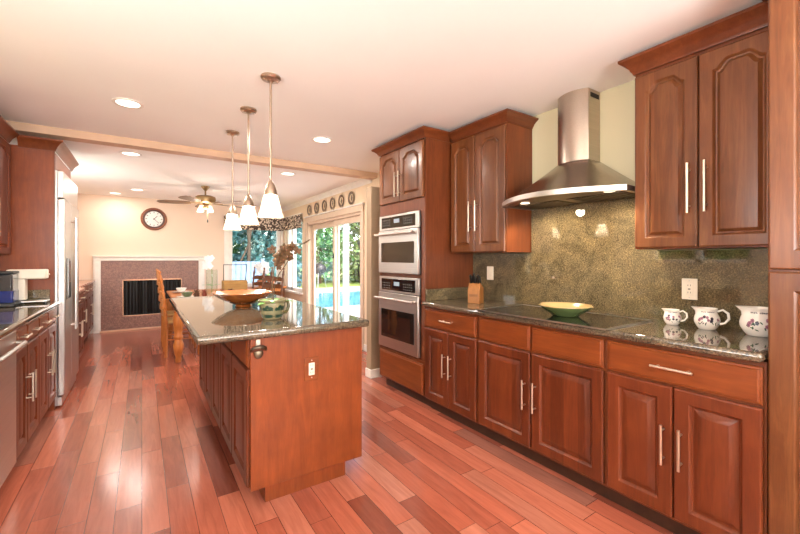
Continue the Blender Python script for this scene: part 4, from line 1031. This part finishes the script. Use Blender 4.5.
SL = ['shrub behind the far pool edge', 'round shrub right of the pool', 'low shrub at the patio corner']
for k, (x, y, h, r, kd) in enumerate(SH): tree(SL[k], x, y, h, r, kd, 50+k, 900, 'garden_shrub', .5)
fe_ = thing('garden_fence', 'grey-blue board fence behind the back window', 'fence', (0, 12.0, -.134))
mb = MB()
for k in range(38): mb.box(-2.2+k*.14, -2.2+k*.14+.125, -.012, .012, .05, 1.32)
mb.box(-2.2, 3.1, .012, .045, .25, .33).box(-2.2, 3.1, .012, .045, 1.05, 1.13)
mb.build('board_panel', plain('bluegrey_boards', (128, 146, 172), .8), fe_)
for k in range(4): MB().box(-2.2+k*1.75-.05, -2.2+k*1.75+.05, .046, .14, 0, 1.4).build('post', plain('fence_post', (118, 130, 150), .8) if k == 0 else bpy.data.materials['fence_post'], fe_)
pg = thing('pergola', 'white pergola with square posts outside the patio door', 'pergola', (0, 0, -.019))
for x, y in ((4.3, 8.9), (6.6, 8.9), (4.3, 6.2), (6.6, 6.2)): MB().box(x-.06, x+.06, y-.06, y+.06, 0, 2.5).build('post', M_TRIMW, pg, bevel=.006)
for y in (6.2, 8.9): MB().box(4.0, 6.9, y-.04, y+.04, 2.5, 2.66).build('beam', M_TRIMW, pg, bevel=.004)
for k in range(7): MB().box(4.15+k*.43, 4.19+k*.43, 5.9, 9.2, 2.66, 2.78).build('rafter', M_TRIMW, pg)
gr = thing('kettle_grill', 'black kettle grill on the far side of the pool', 'grill', (6.2, 15.4, -.019))
MB().lathe([(0, .62), (.15, .64), (.27, .72), (.30, .82), (.30, .83)], 28, cap1=False).build('bowl', M_BLACK, gr, smooth=60)
MB().lathe([(.31, .83), (.29, .95), (.18, 1.06), (0, 1.10)], 28, cap0=False).build('lid', M_BLACK, gr, smooth=60)
for k in range(3):
    a = k*2.094; MB().tube([(.2*math.cos(a), .2*math.sin(a), .68), (.34*math.cos(a), .34*math.sin(a), 0)], .014, 8).build('leg', M_STEEL, gr)
pf = thing('pool_railing', 'low dark railing along the pool', 'railing', (0, 0, -.019))
for k in range(6): MB().tube([(3.1+k*.0, 9.9+k*1.0, 0), (3.1, 9.9+k*1.0, .75)], .02, 8).build('post', M_BLACK, pf)
MB().tube([(3.1, 9.8, .75), (3.1, 15.0, .75)], .022, 8).build('rail', M_BLACK, pf)
hs = thing('garden_shed', 'grey garden house seen through the right door pane', 'house', (13.2, 20.2, -.134))
MB().box(-2.2, 2.2, -1.5, 1.5, 0, 2.3).build('walls', plain('grey_siding', (150, 158, 160), .8), hs)
MB().prism([(-2.5, 2.3), (2.5, 2.3), (0, 3.4)], -1.8, 1.8, 'y').build('roof', plain('grey_roof', (110, 112, 116), .8), hs)
MB().box(-1.4, -.6, -1.52, -1.5, .9, 1.7).build('window', M_BLACKG, hs)
# hedge outside the sink window
LM.append(leafmat('sunlit_hedge_leaves', (140, 180, 84), (176, 208, 116), (208, 228, 160)))  # paler than the other greens: extra sun brightness is put into the colour
tree('green hedge outside the sink window on the left', -3.7, 2.3, 2.8, 1.0, 3, 90, 4200, 'garden_hedge', .45)
tree('second green hedge outside the sink window farther along', -3.8, 3.9, 2.8, 1.0, 3, 91, 4200, 'garden_hedge', .45)
